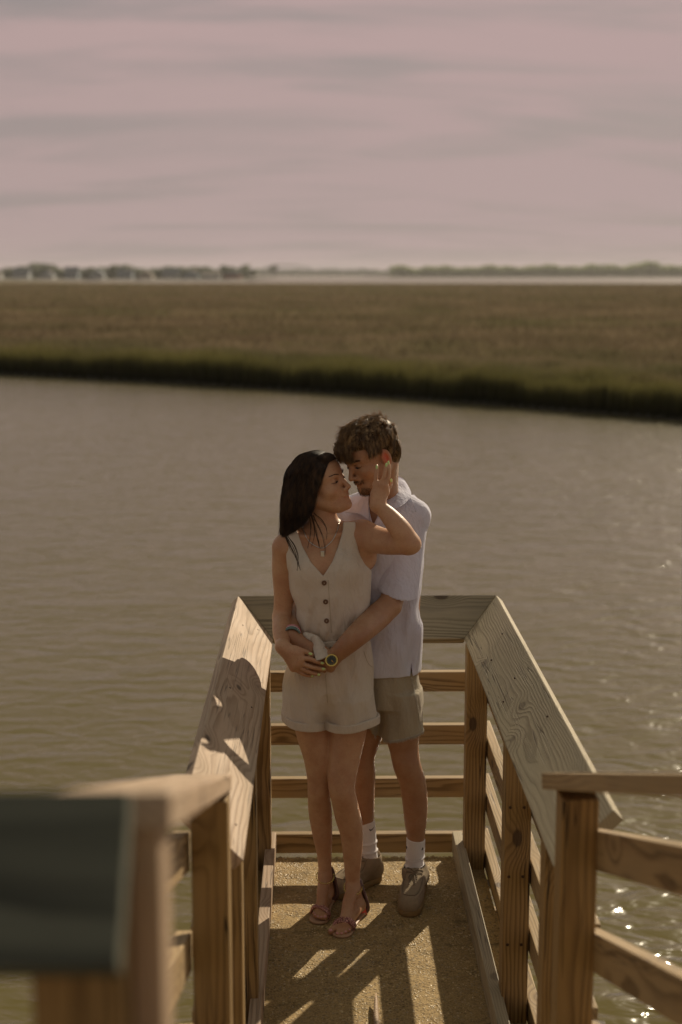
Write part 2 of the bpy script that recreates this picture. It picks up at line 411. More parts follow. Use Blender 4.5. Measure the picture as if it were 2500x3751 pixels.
sl_ = thing('ramp_railing', 'left railing of the sloping ramp, out of focus with a pale flared cap board', 'railing', (-.24, 2.95, 0), 'railings of the sloping ramp')
post(-.243, 2.93, -.1, 1.172, M_post, sl_)
board('cap_board', along(-.262, 2.95, 1.192, 2.99), along(-.262, 2.95, 1.175, 1.30), .125, .036, (1, 0, 0), M_pale, sl_)
for k, zz in enumerate((1.035, .80, .575)):
    board('rail', along(-.31, 2.95, zz, 2.98), along(-.31, 2.95, zz, 1.3), .085, .036, (0, 0, 1), M_rail, sl_)
post(-.232, 1.30, .4, 1.70, M_post, sl_, .088)
board('post_trim', (-.172, 1.345, .4), (-.172, 1.345, 1.765), .03, .085, (1, 0, 0), M_pale, sl_)
ul = thing('landing_railing', 'blurred dark weathered cap board of the upper landing at the lower left', 'railing', (-.5, 1.22, 1.2))
Mx = board('cap_board', (-1.6, 1.215, 1.738), (-.178, 1.215, 1.738), .160, .036, (0, .11, .140), M_dark, ul, .004, 0, .0)
# splinter of dry reed on the slab
sp = tube('reed_splinter', [(.165, 4.0, .008), (.163, 4.08, .012), (.166, 4.17, .02), (.168, 4.21, .026)], [.011, .010, .006, .001], M_pale, None, 5)
tag(sp, 'thin pointed dry reed splinter lying on the slab at the bottom', 'splinter')
# ------------------------------------------------------------------ water
WZ = -1.6
def water_mat():
    m, g, b = new_mat('river_water'); P = g.n('ShaderNodeNewGeometry').outputs['Position']
    big = g.noise(g.vm('MULTIPLY', P, (.35, .8, 1)), 1.0, 4, .6, .6)
    a = g.noise(g.vm('MULTIPLY', P, (1.5, 3.0, 1)), 1.0, 3, .5, 1.0)
    c = g.noise(g.n('ShaderNodeMapping', {'Vector': P, 'Rotation': (0, 0, R(28)), 'Scale': (3.5, 8, 1)}).outputs[0], 1.0, 3, .55, .6)
    c2 = g.noise(g.n('ShaderNodeMapping', {'Vector': P, 'Rotation': (0, 0, R(-17)), 'Scale': (3.0, 5.4, 1)}).outputs[0], 1.0, 2, .5, .8)
    gust = g.ss(g.noise(g.vm('MULTIPLY', P, (.06, .12, 1)), 1, 3), .35, .65, .55, 1.25)
    fine = g.m('MULTIPLY', g.m('ADD', g.m('MULTIPLY', c2, .42), g.m('MULTIPLY', c, .13)), gust)
    h = g.m('ADD', g.m('ADD', g.m('MULTIPLY', big, .9), g.m('MULTIPLY', a, .75)), fine)
    bp = g.n('ShaderNodeBump', {'Height': h, 'Strength': 1.0, 'Distance': .074}); g.set(b.inputs['Normal'], bp.outputs[0])
    col = g.mix(g.noise(g.vm('MULTIPLY', P, (.1, .1, 1)), 1, 3), (.098, .078, .024), (.126, .100, .035))
    far = g.ss(g.sep(P)[1], 20, 500)
    fr = g.n('ShaderNodeFresnel', {'IOR': 1.33, 'Normal': bp.outputs[0]}).outputs[0]
    fr = g.m('MINIMUM', fr, g.m('SUBTRACT', .70, g.m('MULTIPLY', far, .22)))      # waves too small to see keep far water from acting as a mirror
    df = g.n('ShaderNodeBsdfDiffuse', {'Color': col}); gl = g.n('ShaderNodeBsdfGlossy', {'Color': (1, 1, 1), 'Roughness': .17, 'Normal': bp.outputs[0]})
    mx = g.n('ShaderNodeMixShader', {0: fr, 1: df.outputs[0], 2: gl.outputs[0]}); g.nt.links.new(mx.outputs[0], g.nt.nodes['Material Output'].inputs[0])
    return m
V = np.array([[-9000, -300, WZ], [9000, -300, WZ], [9000, 9500, WZ], [-9000, 9500, WZ]]); 
o = link('water', mesh_np('water', V, [[0, 1, 2, 3]]), water_mat()); tag(o, kind='structure')

# ------------------------------------------------------------------ marsh
bank = np.array([(-900, 420), (-330, 190), (-150, 118), (-60, 79), (-30, 66), (-12.7, 56.2), (-6, 51.8), (.63, 46.8), (5.2, 42.3), (9.7, 37.8), (15, 33.2), (26, 27), (60, 18), (300, -20)], float)
def bank_y(x): return np.interp(x, bank[:, 0], bank[:, 1])
def marsh_mat(name, tip=False):
    m, g, b = new_mat(name); P = g.n('ShaderNodeNewGeometry').outputs['Position']
    n = g.noise(g.vm('MULTIPLY', P, (.022, .030, 0)), 1, 5, .7); n2 = g.noise(g.vm('MULTIPLY', P, (.14, .11, 0)), 1, 5, .65)
    c = g.mix(g.ss(n, .38, .64), (.235, .178, .115), (.175, .168, .08))
    c = g.mix(g.ss(n2, .42, .62), c, (.30, .235, .15))
    c = g.mix(g.ss(g.noise(g.vm('MULTIPLY', P, (.006, .045, 0)), 1, 4, .6), .48, .62, 0, .35), c, (.085, .060, .035))
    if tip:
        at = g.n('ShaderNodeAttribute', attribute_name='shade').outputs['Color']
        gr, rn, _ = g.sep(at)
        c = g.mix(g.m('MULTIPLY', rn, .4), c, (.035, .026, .012)); c = g.mix(_, c, (.014, .015, .008))  # third channel darkens blades: backlit shade put into the colour, plus wet mud
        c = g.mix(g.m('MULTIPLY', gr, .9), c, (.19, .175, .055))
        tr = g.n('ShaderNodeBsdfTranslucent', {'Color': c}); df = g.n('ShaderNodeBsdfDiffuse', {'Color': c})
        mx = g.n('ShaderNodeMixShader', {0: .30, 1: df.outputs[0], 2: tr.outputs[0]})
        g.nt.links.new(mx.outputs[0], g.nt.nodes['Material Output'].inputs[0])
    else:
        g.set(b.inputs['Base Color'], c); b.inputs['Roughness'].default_value = 1; b.inputs['Specular IOR Level'].default_value = 0.05
        n3 = g.noise(g.vm('MULTIPLY', P, (.8, 1.1, 0)), 1.2, 5, .7)
        bp = g.n('ShaderNodeBump', {'Height': n3, 'Strength': .8, 'Distance': .5}); g.set(b.inputs['Normal'], bp.outputs[0])
    return m
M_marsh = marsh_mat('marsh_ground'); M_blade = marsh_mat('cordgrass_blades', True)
M_mud = simple('bank_mud', (.035, .030, .018), .8, nscale=2)
# one sheet: mud rim, then the grass canopy
xs = np.concatenate([np.linspace(-900, -60, 30), np.linspace(-58, 40, 150), np.linspace(42, 300, 20)])
offs = np.array([-.15, 0, .4, 1.2, 2.4, 3.4, 5, 7, 10, 14, 20, 28, 40, 60, 90, 140, 210, 300, 420, 600])
far_lim = lambda x: np.interp(x, [-900, -150, -75, 10, 60, 300], [960, 700, 520, 505, 490, 480])
rows = []
for k, of in enumerate(offs):
    y = bank_y(xs)+of
    if k == len(offs)-1: y = np.maximum(y, 0)
    y = np.minimum(y, np.maximum(far_lim(xs), bank_y(xs)+of*.02+1))
    z = np.where(of < 0, WZ-.3, np.interp(of, [0, .4, 2.2, 3.6, 600], [WZ-.02, WZ+.10, WZ+.15, WZ+.45, WZ+.58]))*np.ones_like(xs)
    rows.append(np.stack([xs, y, z], 1))
# last row: far edge
yl = far_lim(xs); rows.append(np.stack([xs, np.maximum(yl, rows[-1][:, 1]+.5), np.full_like(xs, WZ+.8)], 1)); rows.append(np.stack([xs, np.maximum(yl, rows[-1][:, 1])+.6, np.full_like(xs, WZ-.2)], 1))
V = np.concatenate(rows); n = len(xs); nr = len(rows)
i, j = np.meshgrid(np.arange(nr-1), np.arange(n-1), indexing='ij'); a = (i*n+j).ravel()
me = mesh_np('marsh', V, np.stack([a, a+1, a+n+1, a+n], -1), True)
o = link('marsh', me, M_marsh); tag(o, kind='structure')
me.materials.append(M_mud); mi = np.zeros(len(me.polygons), np.int32); mi[i.ravel() < 4] = 1; me.polygons.foreach_set('material_index', mi)
def blades(n, dmin, dmax, power, hmul, wid, name, label):
    x = rng.uniform(-.31, .31, n)       # tangent of the bearing, wider than the view
    t = rng.uniform(0, 1, n)**power
    # step out from the bank along the bearing
    tt = np.linspace(20, 120, 400)
    yb = np.empty(n)
    for lo in range(0, n, 20000):
        xx = x[lo:lo+20000, None]*tt[None]; yb[lo:lo+20000] = tt[np.argmax(tt[None] > bank_y(xx), axis=1)]
    D = yb+dmin+(dmax-dmin)*t; px = x*D; py = D
    edge = np.clip((py-bank_y(px))/5, 0, 1)
    fd = np.clip(40/D, .25, 1); lump = (np.sin(px*1.3+py*.9+np.sin(py*.7-px*.4)*2)*.10+np.sin(px*3.1-py*2.3)*.06)*fd+(np.sin(px*.31+py*.43+2*np.sin(py*.11))+np.sin(px*.22-py*.29+np.sin(px*.13)*2))*.06*fd
    h = (rng.uniform(.68, 1.0, n)+lump)*hmul*(1.08-.12*edge)
    z0 = np.where(edge < .5, WZ+.02, WZ+.45)
    h = np.where(edge < .5, h, h-.4)
    a = rng.uniform(0, math.pi, n); w = wid*rng.uniform(.6, 1.3, n)*(D/45)**.8
    lx = rng.normal(.04, .10, n)*h; ly = rng.normal(0, .12, n)*h
    dx, dy = np.cos(a)*w/2, np.sin(a)*w/2
    P0 = np.stack([px-dx, py-dy, z0], 1); P1 = np.stack([px+dx, py+dy, z0], 1)
    P2 = np.stack([px+dx*.8+lx*.35, py+dy*.8+ly*.35, z0+h*.6], 1); P3 = np.stack([px-dx*.8+lx*.35, py-dy*.8+ly*.35, z0+h*.6], 1)
    P4 = np.stack([px+lx, py+ly, z0+h], 1)
    V = np.stack([P0, P1, P2, P3, P4], 1).reshape(-1, 3); b = np.arange(n)[:, None]*5
    F = np.concatenate([b+[0, 1, 2], b+[0, 2, 3], b+[3, 2, 4]])
    me = mesh_np(name, V, F)
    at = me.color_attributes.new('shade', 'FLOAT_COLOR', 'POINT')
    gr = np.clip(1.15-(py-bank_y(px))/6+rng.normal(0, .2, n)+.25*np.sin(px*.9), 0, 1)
    C = np.ones((n, 5, 4), np.float32); C[:, :, 0] = gr[:, None]*[.0, .0, .35, .35, 1]; C[:, :, 1] = rng.uniform(0, 1, n)[:, None]; fr_ = np.clip(1.5-(py-bank_y(px))/1.1, 0, 1)[:, None]; C[:, :, 2] = np.maximum((1-edge)[:, None]*[.95, .95, .8, .8, .1], fr_*[.98, .98, .95, .95, .75])  # blades at the bank front painted dark as backlit shade and muddy stems
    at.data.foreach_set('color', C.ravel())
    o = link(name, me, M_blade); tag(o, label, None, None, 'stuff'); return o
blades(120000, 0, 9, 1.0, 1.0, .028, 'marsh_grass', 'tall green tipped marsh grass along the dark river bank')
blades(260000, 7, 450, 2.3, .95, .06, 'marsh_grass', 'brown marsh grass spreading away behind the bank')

# ------------------------------------------------------------------ far shore
def leaf_mat(name, a, b_, sc=.12):
    m, g, b = new_mat(name); P = g.n('ShaderNodeNewGeometry').outputs['Position']
    c = g.mix(g.noise(g.vm('MULTIPLY', P, (sc, sc, sc)), 1, 5, .7), a, b_); g.set(b.inputs['Base Color'], c)
    b.inputs['Roughness'].default_value = .9; b.inputs['Specular IOR Level'].default_value = .1
    tr = g.n('ShaderNodeBsdfTranslucent', {'Color': c}); mx = g.n('ShaderNodeMixShader', {0: .4, 1: b.outputs[0], 2: tr.outputs[0]}); g.nt.links.new(mx.outputs[0], g.nt.nodes['Material Output'].inputs[0])
    return m
M_leafR = leaf_mat('far_green_canopy', (.22, .27, .11), (.36, .40, .17)); M_leafL = leaf_mat('far_dull_canopy', (.17, .19, .15), (.27, .28, .21))
M_bark = simple('bark', (.10, .08, .06), .9)
M_shore = simple('far_shore_ground', (.14, .125, .095), 1, nscale=.05)
def crown_me(name, r, h, seed, n=260, leaf=.9):
    """leaf-clump faces through an uneven crown volume"""
    q = np.random.default_rng(seed); lob = [(q.normal(0, r*.42), q.normal(0, r*.42), q.uniform(.3, .85)*h, r*q.uniform(.4, .65)) for _ in range(6)]
    Vs = []
    for k in range(n):
        cx, cy, cz, rr = lob[q.integers(6)]; d = q.normal(size=3); d /= np.linalg.norm(d); p = np.array([cx, cy, cz])+d*rr*q.uniform(.6, 1.05)*[1, 1, .75]
        a = q.normal(size=3); a /= np.linalg.norm(a); b = np.cross(a, d); b /= np.linalg.norm(b)+1e-6; s = leaf*q.uniform(.5, 1.3)
        Vs += [p-a*s, p+b*s, p+a*s*.9, p-b*s*.9]
    V = np.array(Vs); F = np.arange(len(V)).reshape(-1, 4); return mesh_np(name, V, F)
def mass(name, label, x0, x1, y, hfun, step, mat, depth=30, rmul=1.0):
    """far-off wood that reads as one mass: overlapping leafy crowns in one mesh"""
    q = np.random.default_rng(3); Vs = []; x = x0
    n = int((x1-x0)/step*14)
    px = q.uniform(x0, x1, n*18); hh = hfun(px)*(1+.10*np.sin(px*.09)+.08*np.sin(px*.23+1)+.05*np.sin(px*.7)); t = q.uniform(0, 1, n*18)**.55
    py = y+q.uniform(0, depth, n*18); pz = WZ+hh*t; s = rmul*q.uniform(.5, 1.3, n*18)
    a = q.normal(size=(n*18, 3)); a /= np.linalg.norm(a, axis=1)[:, None]; b = np.cross(a, q.normal(size=(n*18, 3))); b /= np.linalg.norm(b, axis=1)[:, None]
    c = np.stack([px, py, pz], 1); s = s[:, None]
    V = np.stack([c-a*s, c+b*s, c+a*s, c-b*s], 1).reshape(-1, 3)
    o = link(name, mesh_np(name, V, np.arange(len(V)).reshape(-1, 4)), mat); tag(o, label, None, None, 'stuff'); return o
def slab(name, x0, x1, y0, y1, h, mat):
    V = np.array([[x0, y0, WZ-.2], [x1, y0, WZ-.2], [x1, y0+8, WZ+h], [x0, y0+8, WZ+h], [x1, y1, WZ+h], [x0, y1, WZ+h]])
    o = link(name, mesh_np(name, V, [[0, 1, 2, 3], [3, 2, 4, 5]]), mat); tag(o, kind='structure')
slab('far_shore', 90, 900, 1880, 3500, 1.2, M_shore)
slab('far_shore', -1500, -48, 930, 1500, .9, M_shore)
slab('far_shore', -400, 1800, 2900, 5200, 1.0, M_shore)
mass('far_woods', 'green line of trees on the far shore at the right', 92, 640, 1892, lambda x: 11.5+np.clip((x-92)/470, 0, 1)*4+3.5*np.exp(-((x-430)/11)**2)+3*np.exp(-((x-104)/9)**2), 5.2, M_leafR, 40, 2.2)
mass('low_far_woods', 'low dull line of trees on the far shore in the middle', -420, 330, 2950, lambda x: 12+0*x, 7, M_leafL, 60, 2.6)
mass('town_woods', 'low trees between the far houses at the left', -275, -50, 975, lambda x: 8.0+1.5*np.sin(x*.12), 5, M_leafL, 30, 1.1)
# houses of the far village
M_sid = [simple('siding_'+n, c, .7) for n, c in (('grey', (.36, .38, .38)), ('white', (.46, .46, .44)), ('tan', (.48, .42, .34)), ('slate', (.24, .28, .31)), ('red', (.34, .17, .13)))]
M_roof = [simple('shingle_'+n, c, .9) for n, c in (('dark', (.14, .15, .16)), ('brown', (.20, .17, .14)), ('slate', (.18, .20, .22)))]
M_glass = simple('far_window_glass', (.04, .05, .06), .15)
hx = [(-232, 3, 0, 9), (-218, 1, 1, 8), (-204, 0, 0, 10), (-191, 1, 2, 7), (-178, 3, 0, 11), (-164, 0, 2, 9), (-151, 3, 0, 9), (-139, 2, 1, 8), (-127, 0, 0, 10), (-116, 3, 2, 8), (-105, 1, 1, 7), (-94, 4, 0, 8)]
desc = ['slate house with dark roof at the far left of the frame', 'white house with brown roof, second from the left', 'grey house with dark roof, third from the left',
        'small white house with slate roof, fourth from the left', 'tall slate house with dark roof under the left trees', 'grey house with slate roof left of the middle of the village',
        'slate house with dark roof at the middle of the village', 'tan house with brown roof beside the village middle', 'tall grey house with dark roof right of the village middle',
        'slate house with slate roof, third from the right end', 'small white house with brown roof, second from the right end', 'red house with dark roof at the right end of the village']
for k, (x, ms, mr, h) in enumerate(hx):
    x = -232+(x+232)*1.26; h *= .72
    w, dp = random.uniform(8.5, 11.5), 10; y = 950+random.uniform(-6, 10); zb = WZ+.8; wall_h = h*.5
    t = thing('house', desc[k]+', far shore', 'house', (x, y, zb), 'houses of the far village')
    bm = bmesh.new(); bmesh.ops.create_cube(bm, size=1)
    for v in bm.verts: v.co = Vector((x+v.co.x*w, y+v.co.y*dp, zb+(v.co.z+.5)*wall_h))
    link('wall', from_bm('wall', bm), M_sid[ms], t)
    e = .5; zr = zb+wall_h
    if k % 2:
        V = [(x-w/2-e, y-dp/2-e, zr), (x+w/2+e, y-dp/2-e, zr), (x+w/2+e, y+dp/2+e, zr), (x-w/2-e, y+dp/2+e, zr), (x, y-dp/2-e, zb+h), (x, y+dp/2+e, zb+h)]
        Fr = [(0, 1, 4, 4), (1, 2, 5, 4), (2, 3, 5, 5), (3, 0, 4, 5), (0, 3, 2, 1)]
    else:
        V = [(x-w/2-e, y-dp/2-e, zr), (x+w/2+e, y-dp/2-e, zr), (x+w/2+e, y+dp/2+e, zr), (x-w/2-e, y+dp/2+e, zr), (x-w/2-e, y, zb+h), (x+w/2+e, y, zb+h)]
        Fr = [(0, 1, 5, 4), (1, 2, 5, 5), (2, 3, 4, 5), (3, 0, 4, 4), (0, 3, 2, 1)]
    rf = link('roof', mesh_poly('roof', V, Fr), M_roof[mr], t)
    if k % 3 == 0: board('chimney', (x+w*.25, y, zr), (x+w*.25, y, zb+h+.9), .8, .8, (1, 0, 0), M_sid[4], rf, .02)
    for q_ in (-.3, 0, .3):
        board('window', (x+q_*w, y-dp/2-.03, zb+wall_h*.35), (x+q_*w, y-dp/2-.03, zb+wall_h*.75), 1.1, .08, (1, 0, 0), M_glass, t, .01)
# taller trees among the houses
for k, (x, r_, h) in enumerate(((-247, 6, 11), (-197, 8, 13), (-172, 7, 12), (-146, 6, 12), (-121, 7, 11.5), (-100, 8, 13), (-86, 6, 12))):
    y = 968+random.uniform(-4, 8); x = -232+(x+232)*1.26; h *= .66; r_ *= .62
    t = thing('tree', ['tree left of the far slate house at the frame edge', 'broad tree behind the third house from the left', 'broad tree behind the tall slate house', 'round tree behind the middle of the village',
                       'tree behind the tall grey house', 'broad tree behind the right end houses', 'last tree at the right end of the village'][k]+' on the far shore', 'tree', (x, y, WZ+.8), 'trees among the far houses')
    link('trunk', mesh_poly('trunk', *tube_arr([(x, y, WZ+.5), (x+.2, y, WZ+h*.5)], [.5, .25], 6)), M_bark, t)
    link('crown', crown_me('crown', r_, h, k+20, 300, 1.1), M_leafL, t, Matrix.Translation((x, y, WZ+.6)))
# tall tree with thin gantry bridge, middle of the horizon
bx = -52; by = 2150
br = thing('bridge', 'faint long bridge with low arch far off on the horizon', 'bridge', (bx, by, WZ))
M_br = simple('bridge_steel', (.17, .19, .19), .8)
board('deck', (bx-40, by, WZ+9), (bx+130, by, WZ+9), 1.6, 8, (0, 0, 1), M_br, br, .05)
for q_ in range(12): board('pier', (bx-34+q_*14, by, WZ-1), (bx-34+q_*14, by, WZ+8.2), 1.4, 5, (1, 0, 0), M_br, br, .05)
arc = [(bx-38+76*s, by, WZ+10+7.5*math.sin(math.pi*s)**.5) for s in np.linspace(0, 1, 17)]
tube('arch', arc, .8, M_br, br, 6)
for a_ in arc[2:-2:2]: board('hanger', (a_[0], by, WZ+9.8), a_, .5, .5, (1, 0, 0), M_br, br, .02)
t = thing('tree', 'single dark tall tree standing before the far bridge', 'tree', (bx+2, by-250, WZ))
x, y = -62, 1900
t.location = (x, y, WZ)
link('trunk', mesh_poly('trunk', *tube_arr([(x, y, WZ-.3), (x, y, WZ+10)], [.8, .4], 6)), M_bark, t)
link('crown', crown_me('crown', 5.4, 16, 77, 900, 1.6), leaf_mat('dark_crown', (.05, .07, .05), (.09, .11, .07)), t, Matrix.Translation((x, y, WZ+.5)))

# ------------------------------------------------------------------ thin air haze
hm_ = bpy.data.materials.new('haze'); hm_.use_nodes = True; ht = hm_.node_tree; ht.nodes.clear(); hg = G(ht)
pv = hg.n('ShaderNodeVolumePrincipled', {'Color': (.93, .90, .88), 'Density': .00011, 'Anisotropy': .2}); ho = hg.n('ShaderNodeOutputMaterial', {'Volume': pv.outputs[0]})
V = [(x, y, z) for x in (-1000, 1000) for y in (-60, 3200) for z in (WZ-3.8, 24)]
hz = link('haze', mesh_np('haze', V, [[0, 1, 3, 2], [4, 6, 7, 5], [0, 4, 5, 1], [2, 3, 7, 6], [0, 2, 6, 4], [1, 5, 7, 3]]), hm_); tag(hz, kind='stuff')
# ------------------------------------------------------------------ sculpting with distance fields
class Sculpt:
    """a solid built by blending simple solids; mesh() pulls one continuous skin out of it"""
    def __init__(s, lo, hi, res):
        s.lo = np.array(lo, float); s.res = res; s.n = np.ceil((np.array(hi)-s.lo)/res).astype(int)+1
        s.d = np.full(s.n, .5, np.float32)
    def _win(s, lo, hi, pad):
        a = np.clip(np.floor((np.array(lo)-pad-s.lo)/s.res).astype(int), 0, s.n); b = np.clip(np.ceil((np.array(hi)+pad-s.lo)/s.res).astype(int)+1, 0, s.n)
        if np.any(b <= a): return None, None
        sl = tuple(slice(a[i], b[i]) for i in range(3))
        ax = [(s.lo[i]+np.arange(a[i], b[i])*s.res).astype(np.float32) for i in range(3)]
        P = np.stack(np.meshgrid(*ax, indexing='ij'), -1); return sl, P
    def put(s, fn, lo, hi, k=.01, op='add'):
        lo = np.minimum(lo, hi); hi = np.maximum(lo, hi)
        sl, P = s._win(lo, hi, k+s.res*4)
        if sl is None: return
        b = fn(P).astype(np.float32); a = s.d[sl]
        if op == 'sub': b = -b
        if op == 'add':
            h = np.maximum(k-np.abs(a-b), 0)/max(k, 1e-6); s.d[sl] = np.minimum(a, b)-h*h*k*.25
        elif op in ('sub', 'and'):
            h = np.maximum(k-np.abs(a-b), 0)/max(k, 1e-6); s.d[sl] = np.maximum(a, b)+h*h*k*.25
    def cap(s, a, b, ra, rb, k=.01, op='add', flat=None):
        """tapered capsule; flat=(direction, factor) squashes it along a direction"""
        a = np.array(a, float); b = np.array(b, float); r = max(ra, rb)
        def fn(P):
            if flat is not None:
                d = np.array(flat[0], float); d /= np.linalg.norm(d); f = 1/flat[1]-1; m = a
                P = P+((P-m)@d)[..., None]*d*f; bb = b+((b-m)@d)*d*f
            else: bb = b
            ab = bb-a; L = ab@ab+1e-12; t = np.clip(((P-a)@ab)/L, 0, 1)
            return np.linalg.norm(P-a-t[..., None]*ab, axis=-1)-(ra+(rb-ra)*t)
        s.put(fn, np.minimum(a, b)-r, np.maximum(a, b)+r, k, op)
    def chain(s, pts, rs, k=.01, op='add', flat=None, sub=6):
        """one smooth tapering limb through the points (no bulges at the joints)"""
        P0 = np.array([np.array(p, float) for p in pts]); R0 = np.array(rs, float); n = len(P0)
        if n > 2:
            A = np.column_stack([P0, R0]); Ap = np.vstack([2*A[0]-A[1], A, 2*A[-1]-A[-2]]); out = []
            for i in range(n-1):
                p0, p1, p2, p3 = Ap[i:i+4]
                for t in np.arange(sub)/sub:
                    out.append(.5*(2*p1+(p2-p0)*t+(2*p0-5*p1+4*p2-p3)*t*t+(3*p1-p0-3*p2+p3)*t**3))
            out.append(A[-1]); out = np.array(out); P0, R0 = out[:, :3], out[:, 3]
        mx = R0.max()
        def fn(P):
            Q0 = P0
            if flat is not None:
                d = np.array(flat[0], float); d /= np.linalg.norm(d); f = 1/flat[1]-1; m = P0[0]
                P = P+((P-m)@d)[..., None]*d*f; Q0 = P0+((P0-m)@d)[:, None]*d*f
            P = P.astype(np.float32); best = None; kk = .25*R0.min()
            for i in range(len(Q0)-1):
                a = Q0[i].astype(np.float32); ab = (Q0[i+1]-Q0[i]).astype(np.float32); L = float(ab@ab)+1e-12
                W = P-a; t = np.clip((W@ab)/L, 0, 1); W -= t[..., None]*ab
                d_ = np.sqrt(np.einsum('...i,...i', W, W))-(R0[i]+(R0[i+1]-R0[i])*t)
                best = d_ if best is None else np.minimum(best, d_)
            return best
        s.put(fn, P0.min(0)-mx, P0.max(0)+mx, k, op)
    def ell(s, c, r, M=None, k=.01, op='add'):
        c = np.array(c, float); r = np.array(r, float); Rm = np.eye(3) if M is None else np.array(M)   # rows of Rm = local axes
        def fn(P):
            q = (P-c)@Rm.T; k0 = np.linalg.norm(q/r, axis=-1); k1 = np.linalg.norm(q/(r*r), axis=-1)+1e-9
            return k0*(k0-1)/k1
        m = r.max(); s.put(fn, c-m, c+m, k, op)
    def box(s, c, h, M, rad=.002, k=.003, op='add'):
        c = np.array(c, float); h = np.array(h, float)-rad; Rm = np.array(M)
        def fn(P):
            q = np.abs((P-c)@Rm.T)-h
            return np.linalg.norm(np.maximum(q, 0), axis=-1)+np.minimum(q.max(-1), 0)-rad
        m = np.linalg.norm(h)+rad; s.put(fn, c-m, c+m, k, op)
    def loft(s, rings, k=.02, op='add', p=2.0, fold=None, yaw=0.0):
        """rings: (z, cx, cy, rx, ry) ascending or descending; elliptical sections joined smoothly"""
        A = np.array(sorted(rings), float)
        zz = A[:, 0]; cy_, sy_ = math.cos(yaw), math.sin(yaw)
        # smooth interpolation of ring parameters
        zf = np.linspace(zz[0], zz[-1], 200); par = []
        for i in range(1, 5):
            v = np.interp(zf, zz, A[:, i]); w = 9; vp = np.pad(v, w, mode='edge'); kern = np.hanning(2*w+1); kern /= kern.sum()
            par.append(np.convolve(vp, kern, 'valid'))
        def fn(P):
            z = np.clip(P[..., 2], zz[0], zz[-1]); cx, cy, rx, ry = [np.interp(z, zf, q) for q in par]
            X = P[..., 0]-cx; Yv = P[..., 1]-cy; x = X*cy_+Yv*sy_; y = -X*sy_+Yv*cy_
            rr = (np.abs(x/rx)**p+np.abs(y/ry)**p)**(1/p)
            d = (rr-1)*np.minimum(rx, ry)*.9
            if fold is not None: d = d-fold(P, np.arctan2(y, x))
            dz = np.abs(P[..., 2]-z)
            return np.where(dz > 0, np.sqrt(np.maximum(d, 0)**2+dz**2), np.maximum(d, np.maximum(zz[0]-P[..., 2], P[..., 2]-zz[-1])))
        m = A[:, 3:5].max(); lo = [A[:, 1].min()-m, A[:, 2].min()-m, zz[0]]; hi = [A[:, 1].max()+m, A[:, 2].max()+m, zz[-1]]
        s.put(fn, lo, hi, k, op)
    def mesh(s, name, smooth_it=1):
        D = s.d; S = D < 0
        if not S.any(): raise ValueError(name)
        # pad so that the surface closes
        D = np.pad(D, 1, constant_values=.02); S = np.pad(S, 1, constant_values=False)
        cell = np.zeros(np.array(D.shape)-1, np.int8)
        for dx in (0, 1):
            for dy in (0, 1):
                for dz in (0, 1): cell += S[dx:S.shape[0]-1+dx, dy:S.shape[1]-1+dy, dz:S.shape[2]-1+dz]
        act = (cell > 0) & (cell < 8); I = np.argwhere(act); idx = np.full(cell.shape, -1, np.int64); idx[act] = np.arange(len(I))
        acc = np.zeros((len(I), 3)); cnt = np.zeros(len(I))
        cor = [(a, b, c) for a in (0, 1) for b in (0, 1) for c in (0, 1)]
        for p in cor:
            for ax in range(3):
                if p[ax]: continue
                q = list(p); q[ax] = 1
                a = D[I[:, 0]+p[0], I[:, 1]+p[1], I[:, 2]+p[2]]; b = D[I[:, 0]+q[0], I[:, 1]+q[1], I[:, 2]+q[2]]
                m = (a < 0) != (b < 0); t = np.where(m, a/(a-b+1e-12*(a == b)), 0)
                e = np.tile(np.array(p, float), (len(I), 1)); e[:, ax] += t
                acc += e*m[:, None]; cnt += m
        V = (I+acc/cnt[:, None]-1)*s.res+s.lo
        F = []
        for ax in range(3):
            o = [i for i in range(3) if i != ax]
            A0 = [slice(None)]*3; A1 = [slice(None)]*3; A0[ax] = slice(0, -1); A1[ax] = slice(1, None)
            e = S[tuple(A0)] != S[tuple(A1)]; E_ = np.argwhere(e)
            E_ = E_[(E_[:, o[0]] > 0) & (E_[:, o[1]] > 0) & (E_[:, o[0]] < cell.shape[o[0]]) & (E_[:, o[1]] < cell.shape[o[1]])]
            inside = S[E_[:, 0], E_[:, 1], E_[:, 2]]
            def at(d0, d1):
                K = E_.copy(); K[:, o[0]] -= d0; K[:, o[1]] -= d1; return idx[K[:, 0], K[:, 1], K[:, 2]]
            q = np.stack([at(1, 1), at(0, 1), at(0, 0), at(1, 0)], 1)
            flip = inside if ax != 1 else ~inside
            q[~flip] = q[~flip][:, ::-1]; F.append(q)
        F = np.concatenate(F); F = F[(F >= 0).all(1)]
        for _ in range(smooth_it):      # gentle relaxation of the net
            su = np.zeros_like(V); c = np.zeros(len(V))
            for a, b in ((0, 1), (1, 2), (2, 3), (3, 0)):
                np.add.at(su, F[:, a], V[F[:, b]]); np.add.at(su, F[:, b], V[F[:, a]]); np.add.at(c, F[:, a], 1); np.add.at(c, F[:, b], 1)
            V = V*.5+.5*su/np.maximum(c, 1)[:, None]
        return mesh_np(name, V, F, True)
def px(r): return r/1045.0
def frame3(f, u):
    """rows: right, forward, up from forward and rough up"""
    f = Vector(f).normalized(); u = Vector(u); u = (u-f*u.dot(f)).normalized(); r = f.cross(u)
    return np.array([list(r), list(f), list(u)])
